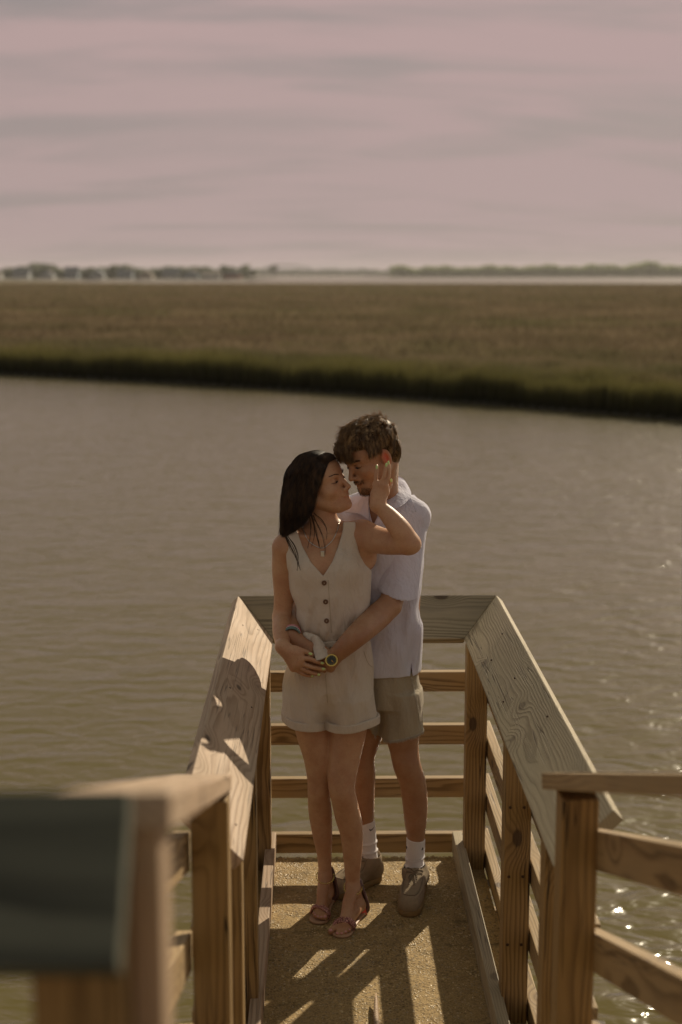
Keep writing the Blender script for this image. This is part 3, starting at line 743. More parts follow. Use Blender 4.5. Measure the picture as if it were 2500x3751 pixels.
def paint(me, spots, base=(1, 1, 1)):
    """colour attribute 'tint': list of (centre, radius, colour, strength)"""
    n = len(me.vertices); co = np.empty(n*3, np.float32); me.vertices.foreach_get('co', co); co = co.reshape(-1, 3)
    C = np.ones((n, 4), np.float32); C[:, :3] = base
    for c, r, col, st in spots:
        r = np.array(r if hasattr(r, '__len__') else (r, r, r), float); M = None
        if isinstance(c, tuple) and len(c) == 2 and hasattr(c[1], 'shape'): c, M = c
        q = co-np.array(c)
        if M is not None: q = q@M.T
        w = np.clip(1.5-1.5*np.linalg.norm(q/r, axis=1), 0, 1)[:, None]*st
        C[:, :3] = C[:, :3]*(1-w)+np.array(col)*w
    at = me.color_attributes.new('tint', 'FLOAT_COLOR', 'POINT'); at.data.foreach_set('color', C.ravel())
def head(S, O, M, male):
    """skull and face in the local frame M (rows right, forward, up) round O, which lies at eye level between the ears"""
    O = np.array(O)
    L = lambda x, y, z: O+x*M[0]+y*M[1]+z*M[2]
    E = lambda x, y, z, rx, ry, rz, k=.012, op='add', MM=None: S.ell(L(x, y, z), (rx, ry, rz), M if MM is None else MM, k, op)
    E(0, -.012, .030, .074, .096, .080, .01)                 # cranium
    E(0, .042, .022, .060, .050, .062, .03)                  # forehead
    E(0, .040, -.045, .054, .050, .066, .03)                 # middle face
    jw = .040 if not male else .046
    E(0, .055, -.083, jw*.78, .036, .030, .022)              # lower jaw
    S.cap(L(-.052, .0, -.045), L(-.026, .062, -.092), .020, .016, .022)
    S.cap(L(.052, .0, -.045), L(.026, .062, -.092), .020, .016, .022)
    E(0, .083, -.098, .018, .014, .013, .014)                # chin
    for sx in (-1, 1):
        E(sx*.040, .060, -.032, .022, .022, .020, .02)       # cheek
        E(sx*.031, .086, .000, .017, .012, .010, .008, 'sub')  # eye socket
        E(sx*.031, .074, -.001, .0135, .0135, .0115, .004)   # lid over the eyeball
        S.cap(L(sx*.012, .088, .016), L(sx*.046, .074, .016), .008 if male else .0055, .006 if male else .004, .010)  # brow ridge
        # ear
        Me = np.array(frame3(tuple(M[1]*.9*1+M[0]*sx*-.25), tuple(M[2])))
        ec = L(sx*.077, -.006, -.012)
        S.ell(ec, (.0065, .018, .031), Me, .006)
        S.ell(ec+M[0]*sx*.007+M[1]*.001, (.0055, .0105, .021), Me, .002, 'sub'); S.chain([ec+M[0]*sx*.004+M[2]*.016-M[1]*.002, ec+M[0]*sx*.005-M[1]*.006, ec+M[0]*sx*.004-M[2]*.012-M[1]*.002], [.0022]*3, .002)
        S.ell(L(sx*.075, .004, -.018), (.005, .008, .010), Me, .004)
    # nose
    S.chain([L(0, .090, .006), L(0, .101, -.016), L(0, .111, -.036)], [.0065, .0075, .0095 if male else .0085], .010)
    for sx in (-1, 1): S.ell(L(sx*.0105, .098, -.041), (.0075, .010, .0075), M, .006)
    E(0, .088, -.055, .020, .010, .012, .01)
    # lips, corners drawn up a little
    sm = 0.0 if male else .0035
    ly = 0 if male else .002
    S.chain([L(-.021, .084, -.066+sm), L(-.006, .0965-ly, -.0625), L(.006, .0965-ly, -.0625), L(.021, .084, -.066+sm)], [.0025, .0038, .0038, .0025], .004)
    S.chain([L(-.018, .084, -.0705+sm*.6), L(0, .0955-ly, -.0735), L(.018, .084, -.0705+sm*.6)], [.003, .0048, .003], .004)
    S.chain([L(-.026, .083, -.0672+sm*1.6), L(-.012, .096, -.0675+sm*.3), L(0, .101, -.0677), L(.012, .096, -.0675+sm*.3), L(.026, .083, -.0672+sm*1.6)], [.0014]*5, .002, 'sub')
    return L
def hand(S, wrist, knuckles, fingers, rp, rf, k=.006, flat=None):
    """palm from the wrist to each knuckle, then one chain per finger"""
    for kn in knuckles: S.cap(wrist, kn, rp[0], rp[1], k*1.6, flat=flat)
    for a, b in zip(knuckles[:-1], knuckles[1:]): S.cap(a, b, rp[1], rp[1], k*1.4, flat=flat)
    for ch, r in zip(fingers, rf):
        S.chain(ch, list(np.linspace(r, r*.78, len(ch))), k*.45)
def strands(name, roots, paths, rad, mat, parent, sides=3):
    """hair strands: paths (n, m, 3), tapered three-sided tubes in one mesh"""
    n, m, _ = paths.shape; t = np.gradient(paths, axis=1); t /= np.linalg.norm(t, axis=2, keepdims=True)+1e-9
    ref = np.array([.3, .2, .93]); a = np.cross(t, ref); a /= np.linalg.norm(a, axis=2, keepdims=True)+1e-9; b = np.cross(t, a)
    tap = np.linspace(1, .12, m)**.7; r = (np.broadcast_to(rad, (n,))[:, None]*tap[None])[..., None]
    V = np.stack([paths+r*(math.cos(q)*a+math.sin(q)*b) for q in np.arange(sides)*2*math.pi/sides], 2).reshape(-1, 3)
    base = (np.arange(n)*m*sides)[:, None, None, None]; i = (np.arange(m-1)*sides)[None, :, None, None]
    j = np.arange(sides); q = np.stack([j, (j+1) % sides, (j+1) % sides+sides, j+sides], 1)[None, None]
    F = (base+i+q).reshape(-1, 4)
    return link(name, mesh_np(name, V, F, True), mat, parent)

def skin_mat(name, col, deep):
    m, g, b = new_mat(name); P = g.n('ShaderNodeTexCoord').outputs['Object']
    n = g.noise(P, 14, 4, .6); n2 = g.noise(P, 220, 3, .6)
    c = g.mix(g.ss(n, .3, .7), col, deep)
    n3 = g.noise(P, 55, 3, .6)
    c = g.mix(g.ss(n3, .45, .75, 0, .35), c, (col[0]*.95, col[1]*.72, col[2]*.66))
    c = g.mix(g.ss(n2, .5, .8, 0, .4), c, tuple(x*.55 for x in deep))
    t = g.n('ShaderNodeAttribute', attribute_name='tint').outputs['Color']
    c = g.mix(1.0, c, t, 'MULTIPLY')
    g.set(b.inputs['Base Color'], c); g.set(b.inputs['Roughness'], g.ss(n3, .3, .7, .36, .56)); b.inputs['Specular IOR Level'].default_value = .4
    b.inputs['Subsurface Weight'].default_value = .12; b.inputs['Subsurface Radius'].default_value = (.010, .005, .003); b.inputs['Subsurface Scale'].default_value = 1.0
    bp = g.n('ShaderNodeBump', {'Height': g.m('ADD', n2, n3), 'Strength': .3, 'Distance': .0012}); g.set(b.inputs['Normal'], bp.outputs[0])
    return m
def cloth_mat(name, col, weave=900, rough=.85, trans=.12, var=.1, bump=.25, sc=1.0):
    m, g, b = new_mat(name); P = g.n('ShaderNodeTexCoord').outputs['Object']
    w = g.noise(g.vm('MULTIPLY', P, (weave, weave, weave*.25)), 1, 2); w2 = g.noise(g.vm('MULTIPLY', P, (weave*.25, weave*.25, weave)), 1, 2)
    fold = g.noise(g.vm('MULTIPLY', P, (9*sc, 9*sc, 3.2*sc)), 1, 4, .6, .5); bl = g.noise(P, 5, 3)
    c = g.mix(g.m('MULTIPLY', g.m('ADD', w, w2), .5), tuple(x*(1-var*1.6) for x in col), tuple(min(1, x*(1+var)) for x in col))
    c = g.mix(g.ss(bl, .35, .7, 0, .14), c, tuple(x*.72 for x in col))
    g.set(b.inputs['Base Color'], c); b.inputs['Roughness'].default_value = rough; b.inputs['Specular IOR Level'].default_value = .15
    b.inputs['Sheen Weight'].default_value = .15
    fold2 = g.noise(g.vm('MULTIPLY', P, (34*sc, 34*sc, 12*sc)), 1, 3, .55, 1.2)
    h = g.m('ADD', g.m('ADD', g.m('MULTIPLY', fold, 1.0), g.m('MULTIPLY', fold2, .22)), g.m('MULTIPLY', g.m('ADD', w, w2), .035))
    bp = g.n('ShaderNodeBump', {'Height': h, 'Strength': bump, 'Distance': .035}); g.set(b.inputs['Normal'], bp.outputs[0])
    if trans:
        tr = g.n('ShaderNodeBsdfTranslucent', {'Color': c}); mx = g.n('ShaderNodeMixShader', {0: trans, 1: b.outputs[0], 2: tr.outputs[0]})
        g.nt.links.new(mx.outputs[0], g.nt.nodes['Material Output'].inputs[0])
    return m
def hair_mat(name, col, tip, rough=.5):
    m, g, b = new_mat(name); P = g.n('ShaderNodeTexCoord').outputs['Object']
    n = g.noise(g.vm('MULTIPLY', P, (90, 90, 25)), 1, 3, .6)
    c = g.mix(g.ss(n, .35, .75), col, tip); g.set(b.inputs['Base Color'], c)
    b.inputs['Roughness'].default_value = rough; b.inputs['Specular IOR Level'].default_value = .45
    tr = g.n('ShaderNodeBsdfTranslucent', {'Color': tip}); mx = g.n('ShaderNodeMixShader', {0: .34, 1: b.outputs[0], 2: tr.outputs[0]})
    g.nt.links.new(mx.outputs[0], g.nt.nodes['Material Output'].inputs[0])
    return m

def sheet(name, rows, th, mat, par):
    """curved cloth piece from rows of points, given real thickness"""
    A = np.array(rows, float); n, m, _ = A.shape
    nu = (n-1)*6+1; nv = (m-1)*6+1
    tu, tv = np.linspace(0, n-1, nu), np.linspace(0, m-1, nv)
    B = np.stack([[np.interp(tv, range(m), A[i, :, c]) for i in range(n)] for c in range(3)], -1)
    C = np.stack([np.stack([np.interp(tu, range(n), B[:, j, c]) for j in range(nv)], 1) for c in range(3)], -1)
    for _ in range(5):
        C[1:-1] = C[1:-1]*.5+.25*(C[2:]+C[:-2]); C[:, 1:-1] = C[:, 1:-1]*.5+.25*(C[:, 2:]+C[:, :-2])
    gu = np.gradient(C, axis=0); gv = np.gradient(C, axis=1); N = np.cross(gu, gv); N /= np.linalg.norm(N, axis=2, keepdims=True)+1e-9
    V = np.concatenate([(C+N*th/2).reshape(-1, 3), (C-N*th/2).reshape(-1, 3)]); k = nu*nv
    i, j = np.meshgrid(np.arange(nu-1), np.arange(nv-1), indexing='ij'); a = (i*nv+j).ravel(); F = [np.stack([a, a+nv, a+nv+1, a+1], 1), np.stack([a, a+1, a+nv+1, a+nv], 1)+k]
    for line in (np.arange(nv), (nu-1)*nv+np.arange(nv), np.arange(nu)*nv, np.arange(nu)*nv+nv-1): F.append(np.stack([line[:-1], line[1:], line[1:]+k, line[:-1]+k], 1))
    me = mesh_np(name, V, np.concatenate(F), True); return link(name, me, mat, par)

def sample(S, P):
    """distance field and its gradient at points"""
    P = np.asarray(P, float); sh = P.shape; g_ = (P.reshape(-1, 3)-S.lo)/S.res
    def tri(q):
        q = np.clip(q, 0, np.array(S.d.shape)-1.001); i = q.astype(int); f = q-i; r = 0
        for a in (0, 1):
            for b in (0, 1):
                for c in (0, 1):
                    w = (f[:, 0] if a else 1-f[:, 0])*(f[:, 1] if b else 1-f[:, 1])*(f[:, 2] if c else 1-f[:, 2]); r = r+w*S.d[i[:, 0]+a, i[:, 1]+b, i[:, 2]+c]
        return r
    d = tri(g_); e = np.eye(3); gr = np.stack([tri(g_+e[i])-tri(g_-e[i]) for i in range(3)], 1)/(2*S.res)
    n = np.linalg.norm(gr, axis=1, keepdims=True)+1e-6
    return d.reshape(sh[:-1]), (gr/n).reshape(sh)
def push_out(S, P, off, lo=None):
    """move points of paths onto the outside of a solid; with lo set, points farther out are drawn in as well"""
    off = np.broadcast_to(off, P.shape[:-1])
    for _ in range(4):
        d, n = sample(S, P); m = np.maximum(off-d, 0)
        if lo is not None: m = m-np.where((d > off+lo) & (d < .1), d-off-lo, 0)
        P = P+n*m[..., None]
    return P

def catm(p, n=8):
    p = np.array(p, float); t = np.linspace(0, len(p)-1, n*len(p)); 
    o = np.stack([np.interp(t, range(len(p)), p[:, i]) for i in range(p.shape[1])], 1); k = np.ones(7)/7
    o[3:-3] = np.stack([np.convolve(o[:, i], k, 'valid') for i in range(o.shape[1])], 1); return o
# ------------------------------------------------------------------ the woman
V3 = lambda p: np.array(p, float)
def q3(u, v, Y): return V3(Q(u, v, Y))
M_skinW = skin_mat('skin_woman', (.53, .31, .18), (.43, .22, .12)); M_skinM = skin_mat('skin_man', (.42, .235, .13), (.34, .17, .09))
M_linen = cloth_mat('linen_romper', (.70, .605, .50), 1100, trans=.05, bump=.85)
M_hairW = hair_mat('dark_brown_hair', (.024, .014, .008), (.12, .062, .028)); M_scalp = simple('dark_under_hair', (.014, .009, .006), .9, spec=.1); M_hairM = hair_mat('brown_tousled_hair', (.085, .05, .024), (.50, .31, .14), .45)
M_nailp = simple('lime_nail_polish', (.55, .72, .28), .2, var=.02); M_gold = simple('gold', (.65, .42, .12), .25, 1, nscale=300, var=.2)
M_silver = simple('silver', (.6, .62, .6), .3, .9, nscale=500, var=.3); M_lash = simple('lashes', (.015, .01, .008), .6)
woman = thing('person', 'woman with long dark hair in sleeveless cream linen romper and pink glitter heels', 'person', (.02, 4.86, 0))
FW = frame3((.82, -.50, .29), (-.36, .04, .93)); OW = q3(1168, 1772, 4.877)
Y0 = 4.86
def ring(v, uL, uR, Yc, ry):
    p = q3((uL+uR)/2, v, Yc); a = q3(uL, v, Yc); b = q3(uR, v, Yc); return (p[2], p[0], p[1], (b[0]-a[0])/2, ry)
S = Sculpt((-.27, 4.52, .0), (.42, 5.06, 1.76), .0042)
# torso
S.loft([ring(1962, 1090, 1290, Y0+.005, .050), ring(2000, 1045, 1330, Y0, .072), ring(2080, 1062, 1345, Y0, .092), ring(2140, 1072, 1348, Y0-.003, .098), ring(2220, 1090, 1335, Y0, .085),
        ring(2330, 1105, 1325, Y0, .080), ring(2450, 1068, 1355, Y0+.005, .090), ring(2540, 1070, 1352, Y0+.012, .085)], .03)
S.ell(q3(1140, 2085, Y0-.062), (.052, .045, .055), None, .03); S.ell(q3(1258, 2085, Y0-.062), (.052, .045, .055), None, .03)
# neck and shoulders
nb = q3(1186, 1925, Y0+.015); nt_ = q3(1178, 1850, Y0+.02)
S.chain([q3(1186, 1975, Y0+.0), nb, nt_, OW+FW[2]*-.03+FW[1]*-.02], [.060, .050, .047, .050], .03)
S.cap(q3(1150, 1950, Y0+.015), q3(1050, 1995, Y0-.01), .036, .040, .035); S.cap(q3(1222, 1948, Y0+.015), q3(1320, 1955, Y0-.0), .036, .042, .035)
# collar bones and the hollow of the throat
S.cap(q3(1176, 1972, Y0-.060), q3(1085, 1960, Y0-.035), .005, .006, .014); S.cap(q3(1196, 1970, Y0-.060), q3(1290, 1945, Y0-.030), .005, .006, .014)
S.ell(q3(1186, 1962, Y0-.068), (.009, .008, .010), None, .012, 'sub')
# her right arm (left in the picture)
rs = q3(1044, 2008, Y0-.01); re = q3(1034, 2262, Y0+.02); rw = q3(1036, 2368, Y0-.150)
S.chain([rs, q3(1034, 2080, Y0), q3(1040, 2180, Y0+.015), re], [px(44), px(37), px(36), px(33)], .02)
S.chain([re, q3(1034, 2318, Y0-.07), rw], [px(35), px(34), px(22)], .012)
# her right hand lies over his hands on her belly
Yh = Y0-.158
kn = [q3(1098, 2394, Yh-.012), q3(1101, 2415, Yh-.014), q3(1090, 2432, Yh-.012), q3(1076, 2446, Yh-.004)]
fin = [[q3(1080, 2372, Yh-.006), q3(1112, 2384, Yh-.014), q3(1143, 2397, Yh-.010)],
       [q3(1098, 2408, Yh-.012), q3(1135, 2414, Yh-.022), q3(1160, 2423, Yh-.018), q3(1186, 2430, Yh-.008)],
       [q3(1096, 2426, Yh-.012), q3(1132, 2440, Yh-.020), q3(1160, 2447, Yh-.014), q3(1190, 2451, Yh-.004)],
       [q3(1088, 2440, Yh-.008), q3(1122, 2457, Yh-.015), q3(1148, 2466, Yh-.008), q3(1172, 2472, Yh+.002)],
       [q3(1080, 2450, Yh-.004), q3(1108, 2468, Yh-.008), q3(1128, 2475, Yh-.002), q3(1147, 2477, Yh+.006)]]
hand(S, rw, kn, fin, (px(23), px(14)), [px(9.5), px(9.5), px(9.5), px(9), px(8)])
# her left arm is raised, elbow to the right, hand on his cheek
ls = q3(1335, 1962, Y0-.005); le = q3(1497, 1990, Y0-.175); lw = q3(1384, 1850, Y0-.150)
S.chain([q3(1310, 1965, Y0), ls, q3(1405, 1983, Y0-.08), le], [px(50), px(53), px(47), px(41)], .025)
S.chain([le, q3(1466, 1940, Y0-.175), q3(1424, 1888, Y0-.16), lw], [px(40), px(39), px(31), px(21)], .010)
S.ell(q3(1520, 1997, Y0-.18), (.016, .018, .016), None, .02)
S.cap(q3(1340, 2045, Y0+.01), q3(1335, 1975, Y0), px(40), px(50), .03)
Yl = Y0-.150
kn = [q3(1377, 1775, Yl+.012), q3(1396, 1773, Yl+.004), q3(1411, 1781, Yl+.006), q3(1416, 1802, Yl+.014)]
fin = [[q3(1376, 1775, Yl+.010), q3(1378, 1745, Yl+.010), q3(1380, 1727, Yl+.014), q3(1381, 1707, Yl+.022)],
       [q3(1398, 1772, Yl+.002), q3(1408, 1742, Yl+.002), q3(1412, 1722, Yl+.008), q3(1416, 1703, Yl+.018)],
       [q3(1411, 1778, Yl+.004), q3(1425, 1745, Yl+.010), q3(1426, 1720, Yl+.018), q3(1424, 1696, Yl+.030)],
       [q3(1414, 1800, Yl+.012), q3(1429, 1785, Yl+.026), q3(1433, 1772, Yl+.034), q3(1434, 1758, Yl+.042)],
       [q3(1378, 1820, Yl+.03), q3(1372, 1805, Yl+.055), q3(1368, 1790, Yl+.070)]]
hand(S, lw, kn, fin, (px(22), px(11)), [px(8.2), px(8.2), px(8.2), px(7.2), px(8)])
S.cap(lw, q3(1375, 1810, Yl+.012), px(25), px(17), .012)
# legs
def leg(S, pts, k=.02): S.chain([q3(u, v, y) for u, v, y, r in pts], [px(r) for u, v, y, r in pts], k)
leg(S, [(1140, 2560, Y0+.01, 78), (1150, 2670, Y0+.005, 69), (1166, 2767, Y0-.005, 56), (1168, 2850, Y0-.01, 43), (1168, 2905, Y0-.010, 41), (1174, 2975, Y0+.02, 44), (1182, 3060, Y0+.03, 37), (1189, 3130, Y0+.035, 28), (1191, 3185, Y0+.035, 25)])
leg(S, [(1280, 2560, Y0, 82), (1274, 2672, Y0-.01, 71), (1259, 2780, Y0-.03, 61), (1252, 2868, Y0-.055, 51), (1258, 2915, Y0-.062, 47), (1275, 2990, Y0-.04, 48), (1289, 3054, Y0-.03, 43), (1292, 3126, Y0-.025, 36), (1292, 3195, Y0-.02, 29), (1294, 3235, Y0-.02, 27)], .004)
def foot_heeled(S, ank, heel, ball, toes, side):
    """ankle, heel (raised), ball and toe tips of a foot in a high sandal"""
    S.chain([ank, (ank+heel)/2+V3((0, .004, 0)), heel], [.023, .022, .020], .012); S.chain([ank+V3((0, -.010, -.012)), ank*.5+ball*.5+V3((0, .004, .008)), ball+V3((0, 0, .002))], [.024, .022, .017], .02)
    S.chain([heel, (heel+ball)/2, ball], [.020, .022, .018], .02)
    tm = np.mean([p for p, r in toes], axis=0); wd = toes[0][0]-toes[-1][0]
    for i, (tp, r) in enumerate(toes):
        t = .36-.18*i; a = ball+wd*t*1.0; a[2] = ball[2]
        S.chain([ball, a*.6+(ball*.5+tp*.5)*.4, a*.35+tp*.65, tp], [.018, r*1.6, r*1.0, r*1.05], .004 if i else .005)
wr = dict(ank=q3(1192, 3205, Y0+.035), heel=q3(1206, 3262, 4.925), ball=q3(1176, 3338, 4.80))
leg_t = [(q3(1192, 3362, 4.755), .0095), (q3(1178, 3362, 4.757), .0075), (q3(1165, 3360, 4.762), .007), (q3(1155, 3354, 4.770), .0065), (q3(1150, 3346, 4.780), .006)]
foot_heeled(S, wr['ank'], wr['heel'], wr['ball'], leg_t, 1)
wl = dict(ank=q3(1294, 3245, Y0-.022), heel=q3(1318, 3316, 4.83), ball=q3(1262, 3385, 4.69))
leg_t2 = [(q3(1212, 3412, 4.665), .0105), (q3(1236, 3422, 4.650), .008), (q3(1252, 3422, 4.650), .0075), (q3(1267, 3416, 4.656), .007), (q3(1281, 3408, 4.664), .0065)]
foot_heeled(S, wl['ank'], wl['heel'], wl['ball'], leg_t2, 1)
me = S.mesh('body')
paint(me, [(q3(1300, 2925, Y0-.1), .05, (1.0, .85, .8), .2)])
bodyW = link('body', me, M_skinW, woman)
# head as its own finer piece that sinks into the neck
S = Sculpt(OW-.16, OW+.16, .0023)
LW = head(S, OW, FW, False)
S.chain([OW+FW[2]*-.03+FW[1]*-.02, nt_], [.049, .0465], .02)
S_headW = S; me = S.mesh('head')
def face_paint(me, L, M, male):
    red = (.95, .62, .56) if not male else (.85, .55, .45)
    sp = [((L(x, y, z), M), (.007, .012, .0055), red, .8) for x, y, z in ((-.013, .094, -.0665), (0, .098, -.068), (.013, .094, -.0665))]
    sp += [((L(s*.031, .088, -.0045), M), (.012, .01, .0016), (.16, .11, .09), .9) for s in (-1, 1)]
    sp += [((L(s*.043, .075, -.035), M), (.022, .03, .018), (1.0, .78, .70), .35) for s in (-1, 1)]
    sp += [((L(s*.0085, .105, -.047), M), (.0032, .005, .0022), (.35, .22, .18), .8) for s in (-1, 1)]
    sp += [((L(0, .112, -.038), M), (.012, .012, .010), (1, .80, .74), .4)]
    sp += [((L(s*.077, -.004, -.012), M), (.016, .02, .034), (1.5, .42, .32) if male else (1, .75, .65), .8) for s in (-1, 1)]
    if male:
        st = (.55, .48, .42)
        sp += [((L(0, .075, -.095), M), (.040, .045, .030), st, .75), ((L(-.05, .03, -.07), M), (.02, .05, .035), st, .6), ((L(.05, .03, -.07), M), (.02, .05, .035), st, .6),
               ((L(0, .10, -.055), M), (.026, .012, .008), (.35, .28, .22), .8)]
    paint(me, sp)
face_paint(me, LW, FW, False)
headW = link('head', me, M_skinW, bodyW)
def brows(L, M, par, r, mat, n=70, droop=0):
    for s in (-1, 1):
        P = []
        for _ in range(n):
            t = random.random(); x = s*(.012+.036*t); z = .0155+.006*math.sin(t*2.2)+random.uniform(-1, 1)*r*(1.1-t*.6)+droop*t; y = .0985-.016*t**1.6
            a = L(x, y, z); b = a+M[0]*s*.007+M[2]*random.uniform(-.001, .002)-M[1]*.001*(1+2*t); P.append([a-M[1]*.001, (a+b)/2+M[1]*.0006, b])
        strands('eyebrow', None, np.array(P), .0006, mat, par)['kind'] = 'stuff'
brows(LW, FW, headW, .0020, hair_mat('soft_brow', (.03, .018, .012), (.08, .045, .028)), 55)
def lashes(L, M, par, n=26):
    for s in (-1, 1):
        P = []
        for i in range(n):
            t = i/(n-1); x = s*(.019+.025*t); y = .0865+.0015*math.sin(t*math.pi)-.008*t**2; z = -.0035-.0035*math.sin(t*math.pi)
            a = L(x, y, z); P.append([a-M[1]*.002, a+M[1]*.002-M[2]*.001+M[0]*s*.001*t, a+M[1]*.004-M[2]*.0018+M[0]*s*.002*t])
        strands('eyelashes', None, np.array(P), .0007, M_lash, par)['kind'] = 'stuff'
lashes(LW, FW, headW)
def nailp(c, d, nrm, w, l, par, mat, name='fingernail'):
    c = V3(c); M = frame3(tuple(d), tuple(nrm)); Sx = Sculpt(c-.012, c+.012, .0011); Sx.ell(c, (w, l, .0022), M, .001); return link(name, Sx.mesh(name), mat, par)
TC = V3((0, -1, .15))
for (u, v, Y), d in (((1138, 2395, Yh-.020), (1, 0, -.3)), ((1181, 2429, Yh-.018), (1, 0, -.15)), ((1185, 2450, Yh-.013), (1, 0, -.05)), ((1167, 2471, Yh-.006), (1, 0, -.1)), ((1142, 2476, Yh-.001), (1, 0, -.1))):
    nailp(q3(u, v, Y), d, TC, .0048, .0075, bodyW, M_nailp)
for (u, v, Y), d in (((1381, 1711, Yl+.012), (0, .2, 1)), ((1416, 1703, Yl+.009), (.1, .2, 1)), ((1424, 1695, Yl+.021), (0, .2, 1)), ((1434, 1760, Yl+.034), (0, .2, 1))):
    nailp(q3(u, v, Y), d, TC, .0040, .0075, bodyW, M_nailp)
for tp, r in leg_t+leg_t2:
    nailp(tp+V3((0, -r*.45, r*.75)), (0, -1, -.3), (0, -.5, 1), r*.62, r*.7, bodyW, simple('toe_polish', (.60, .28, .27), .3) if tp is leg_t[0][0] else bpy.data.materials['toe_polish'], 'toenail')
# hair: a body of hair with loose strands over it
hairW = thing('hair', None, None); hairW.parent = bodyW
SHD = S_headW
S = Sculpt(OW-V3((.19, .17, .27)), OW+V3((.16, .2, .17)), .004)
L = LW
S.ell(L(0, -.024, .032), (.074, .088, .074), FW, .01)
S.chain([L(-.02, -.060, .02), q3(1088, 1785, 4.875), q3(1088, 1860, 4.87), q3(1080, 1925, 4.86)], [.070, .046, .036, .016], .03, flat=((0, 1, 0), .9))
S.chain([L(-.060, -.015, .03), q3(1118, 1800, 4.83), q3(1108, 1855, 4.82), q3(1088, 1910, 4.82)], [.018, .020, .020, .012], .02)
S.ell(L(.0, .095, -.030), (.075, .075, .110), FW, .012, 'sub'); S.ell(L(-.05, .05, -.06), (.040, .055, .070), FW, .012, 'sub')
link('hair_mass', S.mesh('hair_mass'), M_scalp, bodyW)
bpy.data.objects.remove(hairW)
def bez(a, b, c, d, n):
    t = np.linspace(0, 1, n)[:, None]; return (1-t)**3*a+3*(1-t)**2*t*b+3*(1-t)*t*t*c+t**3*d
q_ = np.random.default_rng(11)
# guide locks from the face backwards, on the side that faces the camera
GU = [[(1222, 1690, 4.855), (1203, 1696, 4.822), (1186, 1730, 4.803), (1172, 1775, 4.795), (1156, 1815, 4.790), (1150, 1850, 4.788), (1136, 1880, 4.785), (1104, 1932, 4.785)],
      [(1212, 1668, 4.860), (1180, 1684, 4.815), (1160, 1730, 4.797), (1144, 1780, 4.790), (1134, 1825, 4.787), (1122, 1862, 4.785), (1108, 1898, 4.785), (1080, 1945, 4.79)],
      [(1190, 1656, 4.865), (1152, 1672, 4.820), (1126, 1720, 4.802), (1108, 1778, 4.795), (1098, 1828, 4.792), (1090, 1875, 4.792), (1078, 1915, 4.795), (1058, 1958, 4.80)],
      [(1165, 1650, 4.868), (1118, 1668, 4.832), (1086, 1718, 4.820), (1068, 1778, 4.815), (1060, 1830, 4.812), (1056, 1880, 4.812), (1048, 1922, 4.82), (1040, 1968, 4.82)],
      [(1142, 1652, 4.872), (1090, 1674, 4.850), (1056, 1728, 4.850), (1040, 1785, 4.850), (1034, 1838, 4.850), (1032, 1885, 4.850), (1033, 1925, 4.85), (1031, 1972, 4.845)]]
GA = np.array([[q3(*p) for p in gd] for gd in GU]); GB = GA.copy()
def cr(A, t):      # smooth sampling along axis 0
    n = len(A); Ap = np.concatenate([2*A[:1]-A[1:2], A, 2*A[-1:]-A[-2:-1]]); t = np.clip(t, 0, n-1.0001); i = t.astype(int); f = (t-i)[:, None]
    p0, p1, p2, p3 = Ap[i], Ap[i+1], Ap[i+2], Ap[i+3]; return .5*(2*p1+(p2-p0)*f+(2*p0-5*p1+4*p2-p3)*f*f+(3*p1-p0-3*p2+p3)*f**3)
P = []; m_ = 22
for i_ in range(6500):
    s = q_.uniform(0, 4)*np.ones(1); G_ = np.stack([cr(GA[:, k], s)[0] for k in range(GA.shape[1])])
    tt = np.linspace(0, (GA.shape[1]-1)*q_.uniform(.90, 1.02), m_); p = cr(G_, tt)
    dep = q_.uniform(0, 1)**1.5; amp = np.linspace(.15, 1, m_)[:, None]
    p = p+amp*np.array([q_.normal(0, .0035), .0, 0])+np.array([0, 1, 0])*dep*.045*np.linspace(.0, 1, m_)[:, None]+amp*.0022*np.sin(np.linspace(0, 7, m_)+q_.uniform(0, 6))[:, None]*np.array([1, .4, 0])
    p = p+np.cumsum(q_.normal(0, .00035, (m_, 3)), axis=0); P.append(p)
P = push_out(SHD, np.array(P), .0035+.003*q_.random(len(P))[:, None])
strands('hair_strands', None, P, .0010, M_hairW, bodyW)['kind'] = 'stuff'
# far side and back of the head
P = []
for i_ in range(1800):
    s = q_.uniform(2.6, 4)*np.ones(1); G_ = np.stack([cr(GA[:, k], s)[0] for k in range(GA.shape[1])]); G_[:, 1] = 2*4.872-G_[:, 1]+.03; G_[:, 2] -= .008
    tt = np.linspace(0, (GA.shape[1]-1)*q_.uniform(.80, .95), m_); p = cr(G_, tt)+np.cumsum(q_.normal(0, .0005, (m_, 3)), axis=0); P.append(p)
P = push_out(SHD, np.array(P), .004); strands('hair_strands', None, P, .0011, M_hairW, bodyW)['kind'] = 'stuff'
# over the crown towards his forehead
P = []
for i_ in range(900):
    a = L(q_.uniform(-.01, .045), .085+q_.uniform(-.02, .008), .070+q_.uniform(-.004, .01)); c = L(q_.uniform(-.03, .05), .0, .112); e = L(q_.uniform(-.05, .05), -.075, .085)
    P.append(bez(a, a+FW[2]*.02, c+FW[1]*.03, e, 10))
P = push_out(SHD, np.array(P), .004); strands('hair_crown', None, P, .0010, M_hairW, bodyW)['kind'] = 'stuff'
